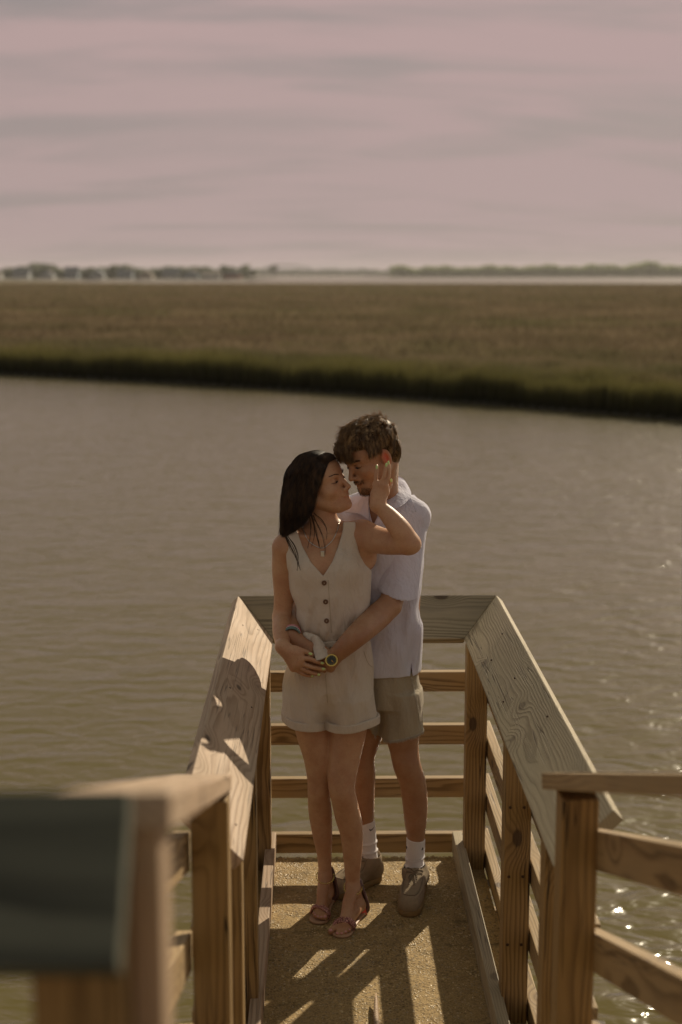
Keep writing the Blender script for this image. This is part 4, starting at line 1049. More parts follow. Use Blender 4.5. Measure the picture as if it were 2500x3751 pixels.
# short wispy hairs along the hairline
Pw = []
for _ in range(260):
    t_ = q_.uniform(0, 1); a = L(-.010-.056*t_**.7, .090-.040*t_-.02*t_**3, .072-.085*t_**1.8); e = a+V3((-.012, -.004, -.014))*q_.uniform(.5, 1.5)+FW[0]*-.006; Pw.append(bez(a, a+FW[1]*.002+FW[2]*.003, e+V3((0, 0, .003)), e, 6))
Pw = push_out(SHD, np.array(Pw), .001); strands('hairline', None, Pw, .0008, M_hairW, bodyW)['kind'] = 'stuff'
fly = [[(1140, 1880), (1152, 1930), (1166, 1980), (1170, 2010), (1182, 2002)], [(1145, 1885), (1165, 1925), (1180, 1960), (1192, 2000), (1190, 2030)], [(1135, 1885), (1142, 1930), (1138, 1970), (1126, 2010)],
       [(1150, 1880), (1180, 1905), (1198, 1940), (1197, 1975)], [(1142, 1885), (1160, 1945), (1172, 2000)], [(1046, 1965), (1062, 2000), (1086, 2035), (1093, 2070), (1088, 2090)], [(1048, 1966), (1074, 2005), (1090, 2040), (1100, 2090)],
       [(1050, 1960), (1078, 1998), (1092, 2035), (1096, 2075)], [(1140, 1880), (1150, 1915), (1153, 1960), (1140, 2000)], [(1046, 1965), (1066, 2012), (1084, 2040), (1092, 2060)]]
for pth in fly:
    for _ in range(3):
        pts = np.array([q3(u+q_.normal(0, 2), v+q_.normal(0, 2), Y0-.095-.02*(v > 2000)+q_.normal(0, .002)) for u, v in pth]); tt = np.linspace(0, len(pts)-1, 20)
        pts = np.stack([np.interp(tt, range(len(pts)), pts[:, i]) for i in range(3)], 1)
        k_ = np.ones(5)/5; pts[2:-2] = np.stack([np.convolve(pts[:, i], k_, 'valid') for i in range(3)], 1)
        V1 = tube_arr(pts, np.linspace(.0012, .0004, 20), 3); link('hair_lock', mesh_poly('hair_lock', *V1, True), M_hairW, bodyW)
# curled wisps at the forehead
# ---- romper
def uv_of(P):
    """photograph direction of points, for tracing flat cut lines of the garments"""
    qx, qy, qz = P[..., 0], P[..., 1], P[..., 2]-CAM_H; c, s = math.cos(YAW), math.sin(YAW)
    x = c*qx-s*qy; y = s*qx+c*qy; dep = y*math.cos(PITCH)-qz*math.sin(PITCH); up = y*math.sin(PITCH)+qz*math.cos(PITCH)
    return 1250+FPX*x/dep, 1875.5-FPX*up/dep
def poly_sd(P, poly):
    """signed distance (metres) to a polygon given in photograph pixels; negative inside"""
    u, v = uv_of(P); d = np.full(u.shape, 1e9); ins = np.zeros(u.shape, bool); n = len(poly)
    for i in range(n):
        ax, ay = poly[i]; bx_, by_ = poly[(i+1) % n]; ex, ey = bx_-ax, by_-ay; wx, wy = u-ax, v-ay
        t = np.clip((wx*ex+wy*ey)/(ex*ex+ey*ey), 0, 1); d = np.minimum(d, (wx-ex*t)**2+(wy-ey*t)**2)
        c = ((ay > v) != (by_ > v)) & (u < (bx_-ax)*(v-ay)/((by_-ay) if by_ != ay else 1e-9)+ax); ins ^= c
    return np.where(ins, -1, 1)*np.sqrt(d)/1045.0
def folds_top(P, a):
    u, v = uv_of(P); f = np.clip((v-2180)/140, 0, 1)
    w = np.sin(u*.085+np.sin(v*.02)*1.3)*.0050*f + np.sin(u*.16+v*.035)*.0025*f + np.sin((u-1190)*.05-(v-2330)*.03)*.003*f
    f2 = np.clip((2200-v)/150, 0, 1); return w+f2*np.sin((u-1290)*.11+(v-2000)*.01)*.0016
S = Sculpt((-.22, 4.62, .93), (.26, 5.02, 1.50), .0035)
S.loft([ring(1900, 1080, 1310, Y0+.01, .050), ring(1945, 1046, 1315, Y0+.005, .062), ring(1990, 1045, 1325, Y0, .080), ring(2080, 1052, 1362, Y0-.002, .104), ring(2158, 1062, 1360, Y0-.006, .110), ring(2225, 1084, 1356, Y0-.004, .104),
        ring(2252, 1084, 1352, Y0-.004, .103), ring(2290, 1094, 1350, Y0-.004, .100), ring(2330, 1112, 1350, Y0-.002, .090)], .01, fold=folds_top)
S.ell(q3(1142, 2090, Y0-.070), (.054, .048, .060), None, .035); S.ell(q3(1262, 2090, Y0-.070), (.056, .048, .060), None, .035)
S.cap(q3(1068, 1965, Y0-.015), q3(1066, 2040, Y0-.03), .030, .03, .03); S.cap(q3(1282, 1935, Y0-.01), q3(1295, 2040, Y0-.03), .034, .034, .03)
Yf = lambda P: P[..., 1]
vpoly = [(1088, 1860), (1088, 1941), (1108, 2000), (1140, 2060), (1185, 2110), (1218, 2058), (1240, 2000), (1256, 1945), (1261, 1860)]
S.put(lambda P: np.maximum(poly_sd(P, vpoly), P[..., 1]-(Y0+.03)), (-.2, 4.6, 1.2), (.25, Y0+.04, 1.55), .002, 'sub')
S.put(lambda P: poly_sd(P, [(1010, 1880), (1050, 1930), (1045, 1970), (1048, 2020), (1052, 2080), (1058, 2104), (1030, 2115), (900, 2115), (900, 1850)]), (-.3, 4.6, 1.2), (.3, 5.05, 1.55), .002, 'sub')
S.put(lambda P: poly_sd(P, [(1303, 1912), (1305, 1970), (1312, 2010), (1322, 2040), (1338, 2068), (1359, 2088), (1500, 2088), (1500, 1860), (1303, 1860)]), (-.3, 4.6, 1.2), (.3, 5.05, 1.55), .002, 'sub')
S.put(lambda P: poly_sd(P, [(1046, 1968), (1060, 1955), (1088, 1941), (1261, 1912), (1303, 1912), (1303, 1800), (1000, 1800), (1000, 1968)]), (-.3, 4.6, 1.2), (.3, 5.05, 1.55), .002, 'sub')
top = link('romper_top', S.mesh('romper_top'), M_linen, bodyW)
def depth_at(me, u, v):
    """front-most depth of a mesh along a sight direction (for placing buttons, belt and chain on it)"""
    dg = None
    from mathutils.bvhtree import BVHTree
    key = me.name
    if key not in depth_at.c:
        co = np.empty(len(me.vertices)*3, np.float32); me.vertices.foreach_get('co', co); fv = np.empty(len(me.polygons)*4, np.int32); me.polygons.foreach_get('vertices', fv)
        depth_at.c[key] = BVHTree.FromPolygons(co.reshape(-1, 3).tolist(), fv.reshape(-1, 4).tolist())
    o = Vector((0, 0, CAM_H)); d = (Q(u, v, 4.8)-o).normalized(); h = depth_at.c[key].ray_cast(o, d)
    return (V3(h[0]), V3(h[1])) if h[0] is not None else (None, None)
depth_at.c = {}
M_btn = simple('brown_horn_button', (.12, .06, .035), .35, nscale=260, var=.4)
for u, v in ((1188, 2135), (1194, 2204), (1197, 2274)):
    p, n_ = depth_at(top.data, u, v)
    V1 = tube_arr([p-n_*.001, p+n_*.0035], .0088, 16); b = link('button', mesh_poly('button', *V1), M_btn, top)
    V1 = tube_arr([p+n_*.0034, p+n_*.0040], .0016, 8); link('thread', mesh_poly('thread', *V1), M_linen, b)
def seam(name, pts, r, mat, par, me, off=.0005, k=5):
    P = []
    for (u, v) in pts:
        p, n_ = depth_at(me, u, v)
        if p is not None: P.append(p+n_*off)
    return tube(name, P, r, mat, par, k) if len(P) > 1 else None
lin = lambda a, b, n: [(a[0]+(b[0]-a[0])*i/(n-1), a[1]+(b[1]-a[1])*i/(n-1)) for i in range(n)]
M_seam = cloth_mat('linen_seam', (.50, .42, .31), trans=0)
seam('placket_seam', lin((1203, 2125), (1215, 2318), 24), .0011, M_seam, top, top.data)
# ---- shorts of the romper
def folds_sh(P, a):
    u, v = uv_of(P); return np.sin(u*.05+v*.012)*.0045*np.clip((v-2380)/100, 0, 1)+np.sin(u*.11-v*.03)*.0018+np.sin(u*.13+1)*.004*np.clip((2430-v)/90, 0, 1)
S = Sculpt((-.24, 4.64, .72), (.27, 5.04, 1.10), .0035)
S.loft([ring(2318, 1112, 1345, Y0, .088), ring(2370, 1080, 1360, Y0, .100), ring(2450, 1046, 1371, Y0+.002, .112), ring(2510, 1044, 1373, Y0+.004, .114), ring(2545, 1060, 1360, Y0+.005, .100)], .01, fold=folds_sh)
a0 = ring(2470, 1060, 1240, Y0+.004, .090); 
S.loft([a0, ring(2540, 1040, 1212, Y0+.004, .110), ring(2610, 1036, 1202, Y0+.004, .106), ring(2655, 1040, 1200, Y0+.004, .102)], .025, fold=folds_sh)
S.loft([ring(2470, 1180, 1360, Y0, .090), ring(2540, 1190, 1378, Y0-.008, .112), ring(2610, 1190, 1384, Y0-.014, .106), ring(2655, 1192, 1384, Y0-.014, .102)], .012, fold=folds_sh)
S.cap(q3(1200, 2480, Y0-.03), q3(1200, 2545, Y0-.03), .070, .062, .03)
S.chain([q3(1196, 2560, Y0-.112), q3(1198, 2600, Y0-.110), q3(1199, 2680, Y0-.10)], [.004, .015, .022], .014, 'sub')
# hollow legs so that the thighs stand free of the hem
S.loft([ring(2635, 1052, 1190, Y0+.004, .088), ring(2720, 1054, 1186, Y0+.004, .088)], .002, 'sub'); S.loft([ring(2635, 1206, 1368, Y0-.014, .088), ring(2720, 1208, 1366, Y0-.014, .088)], .002, 'sub')
shorts = link('romper_shorts', S.mesh('romper_shorts'), M_linen, bodyW)
def cuff(name, uL, uR, vt, vb, Yc, ry, tilt, par, mat, slant=0):
    z = ring((vt+vb)/2, uL, uR, Yc, ry); h = px(vb-vt)/2
    S = Sculpt((z[1]-z[3]-.03, Yc-ry-.04, z[0]-h-.04), (z[1]+z[3]+.03, Yc+ry+.04, z[0]+h+.04), .0028)
    def fn(P):
        x = (P[..., 0]-z[1])/z[3]; y = (P[..., 1]-z[2])/z[4]; r = np.sqrt(x*x+y*y); ang = np.arctan2(y, x)
        d = np.abs((r-1)*min(z[3], z[4])-.0015*np.sin(ang*5+uL))-.0058
        dz = np.abs(P[..., 2]-z[0]-tilt*x*.02+slant*y*.02+.003*np.sin(ang*3+1))-h
        return np.maximum(d, dz)
    S.put(fn, S.lo, S.lo+S.n*S.res, .003); return link(name, S.mesh(name, 2), mat, par)
cuff('rolled_cuff', 1037, 1200, 2618, 2650, Y0+.004, .105, -.7, shorts, M_linen, .2)
cuff('rolled_cuff', 1190, 1386, 2622, 2654, Y0-.014, .108, .45, shorts, M_linen, .2)
seam('centre_seam', lin((1193, 2470), (1201, 2575), 16), .0012, M_seam, shorts, shorts.data)
seam('pocket_seam', [tuple(x) for x in catm([(1333, 2385), (1338, 2402), (1346, 2424), (1355, 2438), (1366, 2444)], 4)], .0011, M_seam, shorts, shorts.data)
# belt, knot and hanging tail
S = Sculpt((-.17, 4.68, 1.00), (.20, 5.0, 1.13), .0028)
zb = ring(2335, 1110, 1352, Y0-.002, .094)
def beltf(P):
    x = (P[..., 0]-zb[1])/zb[3]; y = (P[..., 1]-zb[2])/zb[4]; r = np.sqrt(x*x+y*y)
    return np.maximum(np.abs((r-1)*zb[4]-.002)-.0045, np.abs(P[..., 2]-zb[0]-.012*np.clip(x, -1, 1)*.6+.001*np.sin(x*14))-.0115)
S.put(beltf, S.lo, S.lo+S.n*S.res, .002)
kc = q3(1142, 2338, Y0-.105)
S.chain([q3(1120, 2325, Y0-.09), kc, q3(1162, 2340, Y0-.108)], [.010, .016, .010], .006); S.cap(q3(1128, 2346, Y0-.10), q3(1150, 2366, Y0-.11), .009, .008, .005)
belt = link('belt', S.mesh('belt'), M_linen, bodyW)
sheet('belt_tail', [[q3(1142, 2330, Y0-.122), q3(1150, 2324, Y0-.130), q3(1160, 2328, Y0-.128), q3(1170, 2335, Y0-.118)],
                    [q3(1148, 2352, Y0-.128), q3(1160, 2350, Y0-.140), q3(1174, 2350, Y0-.138), q3(1186, 2356, Y0-.124)],
                    [q3(1150, 2384, Y0-.150), q3(1164, 2384, Y0-.160), q3(1184, 2380, Y0-.156), q3(1199, 2380, Y0-.142)],
                    [q3(1160, 2420, Y0-.180), q3(1174, 2417, Y0-.184), q3(1192, 2410, Y0-.180), q3(1209, 2401, Y0-.168)]], .004, M_linen, belt)
# necklace with tag
def drape(pts, me_list, off):
    P = []
    for u, v in pts:
        best = None
        for me in me_list:
            p, n_ = depth_at(me, u, v)
            if p is not None and (best is None or p[1] < best[0][1]): best = (p, n_)
        if best: P.append(best[0]+best[1]*off)
    return P
ch = drape([tuple(x) for x in catm([(1110, 1930), (1118, 1960), (1138, 1990), (1182, 2013), (1215, 1985), (1235, 1950), (1242, 1918)])], [bodyW.data], .0015)
neck = tube('necklace', ch, .0014, M_silver, bodyW, 5)
p, n_ = depth_at(bodyW.data, 1182, 2030)
Mt = frame3((0, 0, 1), tuple(n_)); S = Sculpt(p-.02, p+.02, .0012); S.box(p+n_*.003, (.0068, .0105, .0012), Mt, .001); link('tag_pendant', S.mesh('tag_pendant'), M_silver, neck)
ear = LW(-.078, -.002, -.05)
tube('earring', [ear+V3((.004*math.sin(a), -.002, -.022+.014*math.cos(a))) for a in np.linspace(0, 5.8, 14)], .0012, M_gold, bodyW, 5)
tube('earring', [ear+V3((.006+.009*math.sin(a), -.004, -.034+.011*math.cos(a))) for a in np.linspace(0, 5.8, 14)], .0010, M_gold, bodyW, 5)
# sandals
def glit():
    m, g, b = new_mat('pink_glitter'); P = g.n('ShaderNodeTexCoord').outputs['Object']; v = g.n('ShaderNodeTexVoronoi', {'Vector': P, 'Scale': 420})
    c = g.mix(g.ss(g.sep(v.outputs['Color'])[0], .2, .9), (.20, .06, .06), (.75, .42, .36)); g.set(b.inputs['Base Color'], c); b.inputs['Metallic'].default_value = .6; b.inputs['Roughness'].default_value = .3
    bp = g.n('ShaderNodeBump', {'Height': g.sep(v.outputs['Color'])[1], 'Strength': 1, 'Distance': .002}); g.set(b.inputs['Normal'], bp.outputs[0]); return m
M_glit = glit(); M_heel = simple('coral_heel', (.75, .10, .06), .4); M_sole = simple('tan_sole', (.45, .28, .18), .5); M_strap = simple('dark_pink_strap', (.12, .06, .055), .5)
def sandal(ank, heel, ball, toes, label):
    t = thing('sandal', None, None); t.parent = bodyW; t.location = (0, 0, 0)
    return t
for nm, F_, T_ in (('right', wr, leg_t), ('left', wl, leg_t2)):
    tips = np.array([p for p, r in T_]); tm = tips.mean(0); ball = F_['ball']; heel = F_['heel']; ank = F_['ank']
    wdir = tips[0]-tips[-1]; wdir[2] = 0; wl_ = np.linalg.norm(wdir); wd = wdir/wl_
    S = Sculpt(np.minimum(heel, tips.min(0))-.06, np.maximum(heel, tips.max(0))+.06, .0028)
    ds = V3((0, 0, 1))
    fr = tm.copy(); fr[2] = .006; bl = ball.copy(); bl[2] = .007; hl = heel-V3((0, 0, .026))
    S.chain([fr+(ball-tm)*.34, bl, (bl+hl)/2-V3((0, 0, .004)), hl], [.036, .035, .024, .025], .01)
    top_ = lambda P: P
    # sole keeps only a thin layer under the foot
    n_ = 0
    fx = np.array([fr[1]-.05, bl[1], (bl[1]+hl[1])/2, hl[1]+.03]); fz = np.array([.005, .006, ((bl+hl)/2)[2]-.004, hl[2]])
    S.put(lambda P: np.abs(P[..., 2]-np.interp(P[..., 1], fx, fz))-.0045, S.lo, S.lo+S.n*S.res, .002, 'and')
    so = link('sandal_sole', S.mesh('sandal_sole'), M_sole, bodyW)
    S = Sculpt(V3((heel[0]-.05, heel[1]-.05, -.002)), V3((heel[0]+.05, heel[1]+.05, hl[2]+.02)), .0028)
    S.cap(V3((heel[0]+.010, heel[1]+.004, .012)), hl+V3((.008, .002, -.002)), .015, .021, .006); S.put(lambda P: -P[..., 2], S.lo, S.lo+S.n*S.res, .001, 'and')
    link('block_heel', S.mesh('block_heel'), M_heel, bodyW)
    # glitter band over the toes
    bc = ball*.82+tm*.18; nn = 26; pts = []
    for a in np.linspace(-.1, math.pi+.1, nn): pts.append(bc+wd*math.cos(a)*.0385+V3((0, 0, 1))*(math.sin(a)*.030-.008))
    V1 = []
    for o_ in (-.009, -.003, .003, .009):
        V1.append(tube_arr(np.array(pts)+(ball-tm)/np.linalg.norm(ball-tm)*o_+V3((0, 0, .0012*math.cos(o_*150))), .0042, 6))
    link('toe_strap', mesh_poly('toe_strap', *join_arr(V1), True), M_glit, bodyW)
    # ankle strap of gold beads and the heel cup
    pts = [ank+V3((.0325*math.cos(a), .042*math.sin(a)-.008, -.002+.010*math.sin(a))) for a in np.linspace(0, 2*math.pi, 25)]
    V1 = [tube_arr([p_-V3((.002, 0, 0)), p_+V3((.002, 0, 0))], .0030, 5) for p_ in pts]
    link('ankle_chain', mesh_poly('ankle_chain', *join_arr(V1)), M_gold, bodyW)
    S = Sculpt(np.minimum(heel, ank)-.05, np.maximum(heel, ank)+.05, .0028)
    S.cap(heel-V3((-.006, 0, .01)), ank+V3((.006, .010, .004)), .032, .029, .004); S.cap(heel-V3((0, .004, .0)), ank+V3((0, .004, 0)), .0265, .025, .002, 'sub')
    yy = (heel[1]+ank[1])/2-.006; S.put(lambda P: yy-P[..., 1], S.lo, S.lo+S.n*S.res, .001, 'and')
    link('heel_cup', S.mesh('heel_cup'), M_strap, bodyW)
# ------------------------------------------------------------------ the man
man = thing('person', 'bearded man with tousled brown hair, white collared shirt, frayed khaki shorts, suede shoes', 'person', (.2, 5.02, 0))
FM = frame3((-.75, -.50, -.36), (-.38, -.10, .92)); OM = q3(1362, 1668, 4.885); YM = 5.02
M_scalpM = simple('brown_under_hair', (.035, .022, .012), .9, spec=.1)
M_shirt = cloth_mat('white_pique_shirt', (.82, .80, .90), 700, trans=.26, var=.06, bump=.9); M_khaki = cloth_mat('khaki_denim', (.42, .35, .25), 800, trans=.04, var=.22, bump=.7)
M_sock = cloth_mat('white_ribbed_sock', (.78, .74, .74), 500, trans=.05, bump=.15); M_suede = simple('taupe_suede', (.30, .235, .16), .95, spec=.1, var=.25, nscale=60, bump=.4, bscale=500)
M_crepe = simple('crepe_rubber_sole', (.26, .17, .07), .8, var=.3, nscale=120, bump=.5, bscale=300); M_lace = simple('suede_lace', (.20, .15, .10), .9); M_ink = simple('black_print', (.015, .015, .017), .6)
M_fray = cloth_mat('frayed_cotton', (.66, .60, .50), 900, trans=.2)
# ---- body
S = Sculpt((-.26, 4.60, .0), (.52, 5.24, 1.76), .0044)
S.loft([ring(1850, 1330, 1500, YM, .070), ring(1900, 1280, 1540, YM, .095), ring(1980, 1262, 1556, YM, .105), ring(2100, 1270, 1545, YM, .105), ring(2300, 1285, 1535, YM, .098), ring(2450, 1285, 1535, YM, .100), ring(2560, 1290, 1530, YM, .10)], .03)
S.chain([q3(1405, 1860, YM-.01), q3(1402, 1800, YM-.03), OM+FM[2]*-.045+FM[1]*-.025], [.062, .056, .058], .03)
S.cap(q3(1430, 1835, YM), q3(1510, 1890, YM-.005), .040, .052, .03); S.cap(q3(1380, 1835, YM+.02), q3(1275, 1885, YM+.05), .040, .050, .03)
# his left arm (right in the picture) reaches across her waist to her belly
ml = q3(1506, 1910, YM-.01); mle = q3(1428, 2218, YM-.155); mlw = q3(1218, 2412, Y0-.150)
S.chain([ml, q3(1490, 2000, YM-.03), q3(1462, 2120, YM-.08), mle], [px(56), px(54), px(47), px(43)], .02)
S.chain([mle, q3(1380, 2262, YM-.20), q3(1300, 2335, Y0-.165), mlw], [px(44), px(48), px(41), px(27)], .010)
Yk = Y0-.138
kn = [q3(1165, 2395, Yk+.006), q3(1158, 2412, Yk), q3(1158, 2432, Yk), q3(1168, 2450, Yk+.004)]
fin = [[q3(1165, 2395, Yk), q3(1130, 2392, Yk+.002), q3(1105, 2400, Yk+.006), q3(1084, 2410, Yk+.012)], [q3(1158, 2412, Yk), q3(1120, 2412, Yk+.002), q3(1095, 2420, Yk+.008), q3(1076, 2430, Yk+.014)],
       [q3(1158, 2432, Yk), q3(1125, 2436, Yk+.002), q3(1100, 2442, Yk+.01), q3(1086, 2448, Yk+.016)], [q3(1168, 2450, Yk), q3(1140, 2456, Yk+.004), q3(1118, 2460, Yk+.01), q3(1104, 2462, Yk+.014)],
       [q3(1200, 2385, Yk), q3(1178, 2368, Yk+.004), q3(1160, 2362, Yk+.01)]]
hand(S, mlw, kn, fin, (px(25), px(14)), [px(10), px(10.5), px(10), px(9), px(11)])
S.cap(mlw, q3(1212, 2446, Yk), px(25), px(18), .012)
# his right arm comes round behind her back, wrist at her left side of the picture
mr = q3(1272, 1905, YM+.05); mre = q3(1108, 2150, YM+.045); mrw = q3(1070, 2330, Y0-.085)
S.chain([mr, q3(1190, 2030, YM+.07), mre], [px(54), px(46), px(42)], .02); S.chain([mre, q3(1086, 2240, YM-.07), mrw], [px(42), px(36), px(27)], .010)
Yr = Y0-.128
kn = [q3(1136, 2366, Yr-.002), q3(1132, 2386, Yr-.006), q3(1126, 2404, Yr-.004)]
fin = [[q3(1136, 2366, Yr), q3(1166, 2384, Yr-.006), q3(1188, 2402, Yr-.004), q3(1204, 2422, Yr)], [q3(1132, 2386, Yr), q3(1160, 2406, Yr-.006), q3(1182, 2424, Yr-.004), q3(1198, 2440, Yr)], [q3(1126, 2404, Yr), q3(1156, 2430, Yr-.004), q3(1176, 2446, Yr-.002), q3(1190, 2458, Yr+.002)],
       [q3(1098, 2350, Yr+.01), q3(1122, 2358, Yr+.006), q3(1140, 2372, Yr+.006)]]
hand(S, mrw, kn, fin, (px(27), px(15)), [px(10.5), px(10.5), px(10), px(12)])
# legs
leg(S, [(1355, 2560, YM+.03, 82), (1345, 2670, YM+.03, 66), (1330, 2770, YM+.02, 47), (1334, 2830, YM+.02, 45), (1330, 2890, YM+.04, 47), (1334, 2960, YM+.045, 41), (1342, 3040, YM+.05, 32), (1346, 3110, YM+.05, 30), (1352, 3165, YM+.05, 30)])
leg(S, [(1465, 2560, YM, 84), (1472, 2660, YM-.015, 72), (1480, 2735, YM-.02, 57), (1492, 2805, YM-.03, 53), (1512, 2865, YM-.015, 51), (1521, 2940, YM, 49), (1523, 3010, YM, 43), (1524, 3080, YM-.005, 33), (1521, 3150, YM-.005, 31), (1518, 3205, YM-.01, 31)], .006)
bodyM = link('body', S.mesh('body'), M_skinM, man); paint(bodyM.data, [])
S = Sculpt(OM-.17, OM+.17, .0023); LM = head(S, OM, FM, True)
S.chain([OM+FM[2]*-.045+FM[1]*-.025, q3(1402, 1800, YM-.03)], [.0575, .0555], .02)
me = S.mesh('head'); face_paint(me, LM, FM, True); headM = link('head', me, M_skinM, bodyM)
M_beard = hair_mat('dark_beard', (.035, .02, .012), (.10, .055, .03), .5)
brows(LM, FM, headM, .0032, M_beard, 150, -.003); lashes(LM, FM, headM)
# beard and moustache: short hairs that follow the skin
hv = np.empty(len(me.vertices)*3, np.float32); me.vertices.foreach_get('co', hv); hn = np.empty(len(me.vertices)*3, np.float32); me.vertices.foreach_get('normal', hn)
hv = hv.reshape(-1, 3).astype(float); hn = hn.reshape(-1, 3).astype(float); loc = (hv-OM)@FM.T
q_ = np.random.default_rng(5)
x, y, z = loc.T; ax = np.abs(x)
chin = (z < -.079) & (z > -.122) & (y > .035) & (ax < .045)
mous = (z < -.050) & (z > -.0635) & (y > .075) & (ax < .030)
jaw = (z < -.045) & (z > -.12) & (y > -.01) & (y < .085) & (ax > .030) & (z < -.03-.55*y)
dens = np.where(mous, .9, np.where(chin, .65, np.where(jaw, .16, 0)))
sel = np.where(q_.uniform(0, 1, len(dens)) < dens*.5)[0]
root = hv[sel]; nn = hn[sel]; Ls = np.where(mous[sel], .0075, np.where(chin[sel], .008, .0035))*q_.uniform(.6, 1.2, len(sel))
dirn = nn*.25-FM[2][None]*1.0+FM[0][None]*np.sign(x[sel])[:, None]*.35*(mous[sel][:, None])+q_.normal(0, .2, (len(sel), 3)); dirn /= np.linalg.norm(dirn, axis=1)[:, None]
t = np.linspace(0, 1, 4)[None, :, None]; P = root[:, None]-nn[:, None]*.001+dirn[:, None]*t*Ls[:, None, None]+nn[:, None]*.0012*np.sin(t*2)
strands('beard', None, P, .00055, M_beard, headM)['kind'] = 'stuff'
# hair: dense short mass with thousands of tousled locks
S = Sculpt(OM-V3((.16, .17, .14)), OM+V3((.17, .17, .21)), .0045)
S.ell(LM(0, -.020, .044), (.081, .098, .080), FM, .01); S.ell(LM(0, .035, .076), (.062, .060, .050), FM, .03); S.ell(LM(0, -.05, -.01), (.070, .055, .060), FM, .02)
S.ell(LM(0, .110, -.030), (.085, .062, .092), FM, .012, 'sub'); S.ell(LM(.085, .035, -.045), (.035, .058, .052), FM, .01, 'sub'); S.ell(LM(-.085, .035, -.045), (.035, .058, .052), FM, .01, 'sub')
S.ell(LM(.078, -.004, -.014), (.030, .024, .036), FM, .006, 'sub'); S.ell(LM(-.078, -.004, -.014), (.030, .024, .036), FM, .006, 'sub')
SHM = S; hm = S.mesh('hair_mass'); link('hair_mass', hm, M_scalpM, bodyM)
hv = np.empty(len(hm.vertices)*3, np.float32); hm.vertices.foreach_get('co', hv); hn = np.empty(len(hm.vertices)*3, np.float32); hm.vertices.foreach_get('normal', hn)
hv = hv.reshape(-1, 3).astype(float); hn = hn.reshape(-1, 3).astype(float); loc = (hv-OM)@FM.T
ok = np.where((loc[:, 2] > -.04) | (loc[:, 1] < 0))[0]; sel = q_.choice(ok, 17000)
root = hv[sel]+q_.normal(0, .001, (len(sel), 3)); nn = hn[sel]; lc = loc[sel]
topness = np.clip((lc[:, 2]-.05)/.06, 0, 1)
Ls = (.014+.016*topness)*q_.uniform(.55, 1.15, len(sel))
# locks cluster: direction noise that varies slowly over the scalp
cl = np.stack([np.sin(lc@np.array([120, 50, 90])+1), np.sin(lc@np.array([-80, 125, 60])+2), np.sin(lc@np.array([50, -90, 130]))], 1)
comb = FM[1][None]*(1.3*topness+.25)[:, None]-FM[2][None]*(1.1-topness)[:, None]*1.2+FM[0][None]*.45
tang = comb-nn*np.sum(comb*nn, axis=1, keepdims=True)
d0 = tang+nn*(.15+.02*topness[:, None])+cl@FM*.60+q_.normal(0, .12, (len(sel), 3)); d0 /= np.linalg.norm(d0, axis=1)[:, None]
d1 = -nn*.55+tang*.3+cl@FM*.55+q_.normal(0, .25, (len(sel), 3))
m_ = 6; t = np.linspace(0, 1, m_)[None, :, None]
P = root[:, None]-nn[:, None]*.003+d0[:, None]*t*Ls[:, None, None]+d1[:, None]*t*t*Ls[:, None, None]*.6
P = push_out(SHM, P, .001)
strands('hair_strands', None, P, .00085, M_hairM, bodyM)['kind'] = 'stuff'
# loose criss-cross locks that break up the crown
P = []
for _ in range(2600):
    th_ = q_.uniform(0, 6.28); rr_ = q_.uniform(0, .062); a = LM(rr_*math.cos(th_), -.02+rr_*math.sin(th_)*1.15, .116); d = FM[0]*q_.normal(.3, .6)+FM[1]*q_.normal(.7, .5); d /= np.linalg.norm(d); l_ = q_.uniform(.018, .036)
    P.append(bez(a, a+d*l_*.4+FM[2]*.006, a+d*l_*.8+FM[2]*.004, a+d*l_-FM[2]*.006, 7))
P = push_out(SHM, np.array(P), .0015+.006*q_.random(len(P))[:, None]*np.ones(7)[None], .003)
strands('hair_crown', None, P, .0009, M_hairM, bodyM)['kind'] = 'stuff'
# fringe that falls towards her forehead
P = []
for _ in range(900):
    a = LM(q_.uniform(-.058, .066), .060+q_.uniform(-.01, .015), .078+q_.uniform(-.012, .010)); b = a+FM[1]*.030+FM[2]*.002; e = LM(q_.uniform(-.055, .050), .103+q_.uniform(-.004, .008), .030+q_.uniform(-.014, .02))
    c = e+FM[1]*.008+FM[2]*.02; P.append(bez(a, b, c, e, 8)+np.cumsum(q_.normal(0, .0006, (8, 3)), axis=0))
for _ in range(900):   # temple and side above the ear
    s_ = q_.choice([-1, 1], p=[.2, .8]); a = LM(s_*.070, q_.uniform(-.02, .06), .065+q_.uniform(-.02, .01)); e = LM(s_*(.077), q_.uniform(.0, .062), .012+q_.uniform(-.012, .016)); P.append(bez(a, a+FM[0]*s_*.012, e+FM[0]*s_*.008+FM[2]*.015, e, 8))
strands('hair_fringe', None, np.array(P), .0011, M_hairM, bodyM)['kind'] = 'stuff'
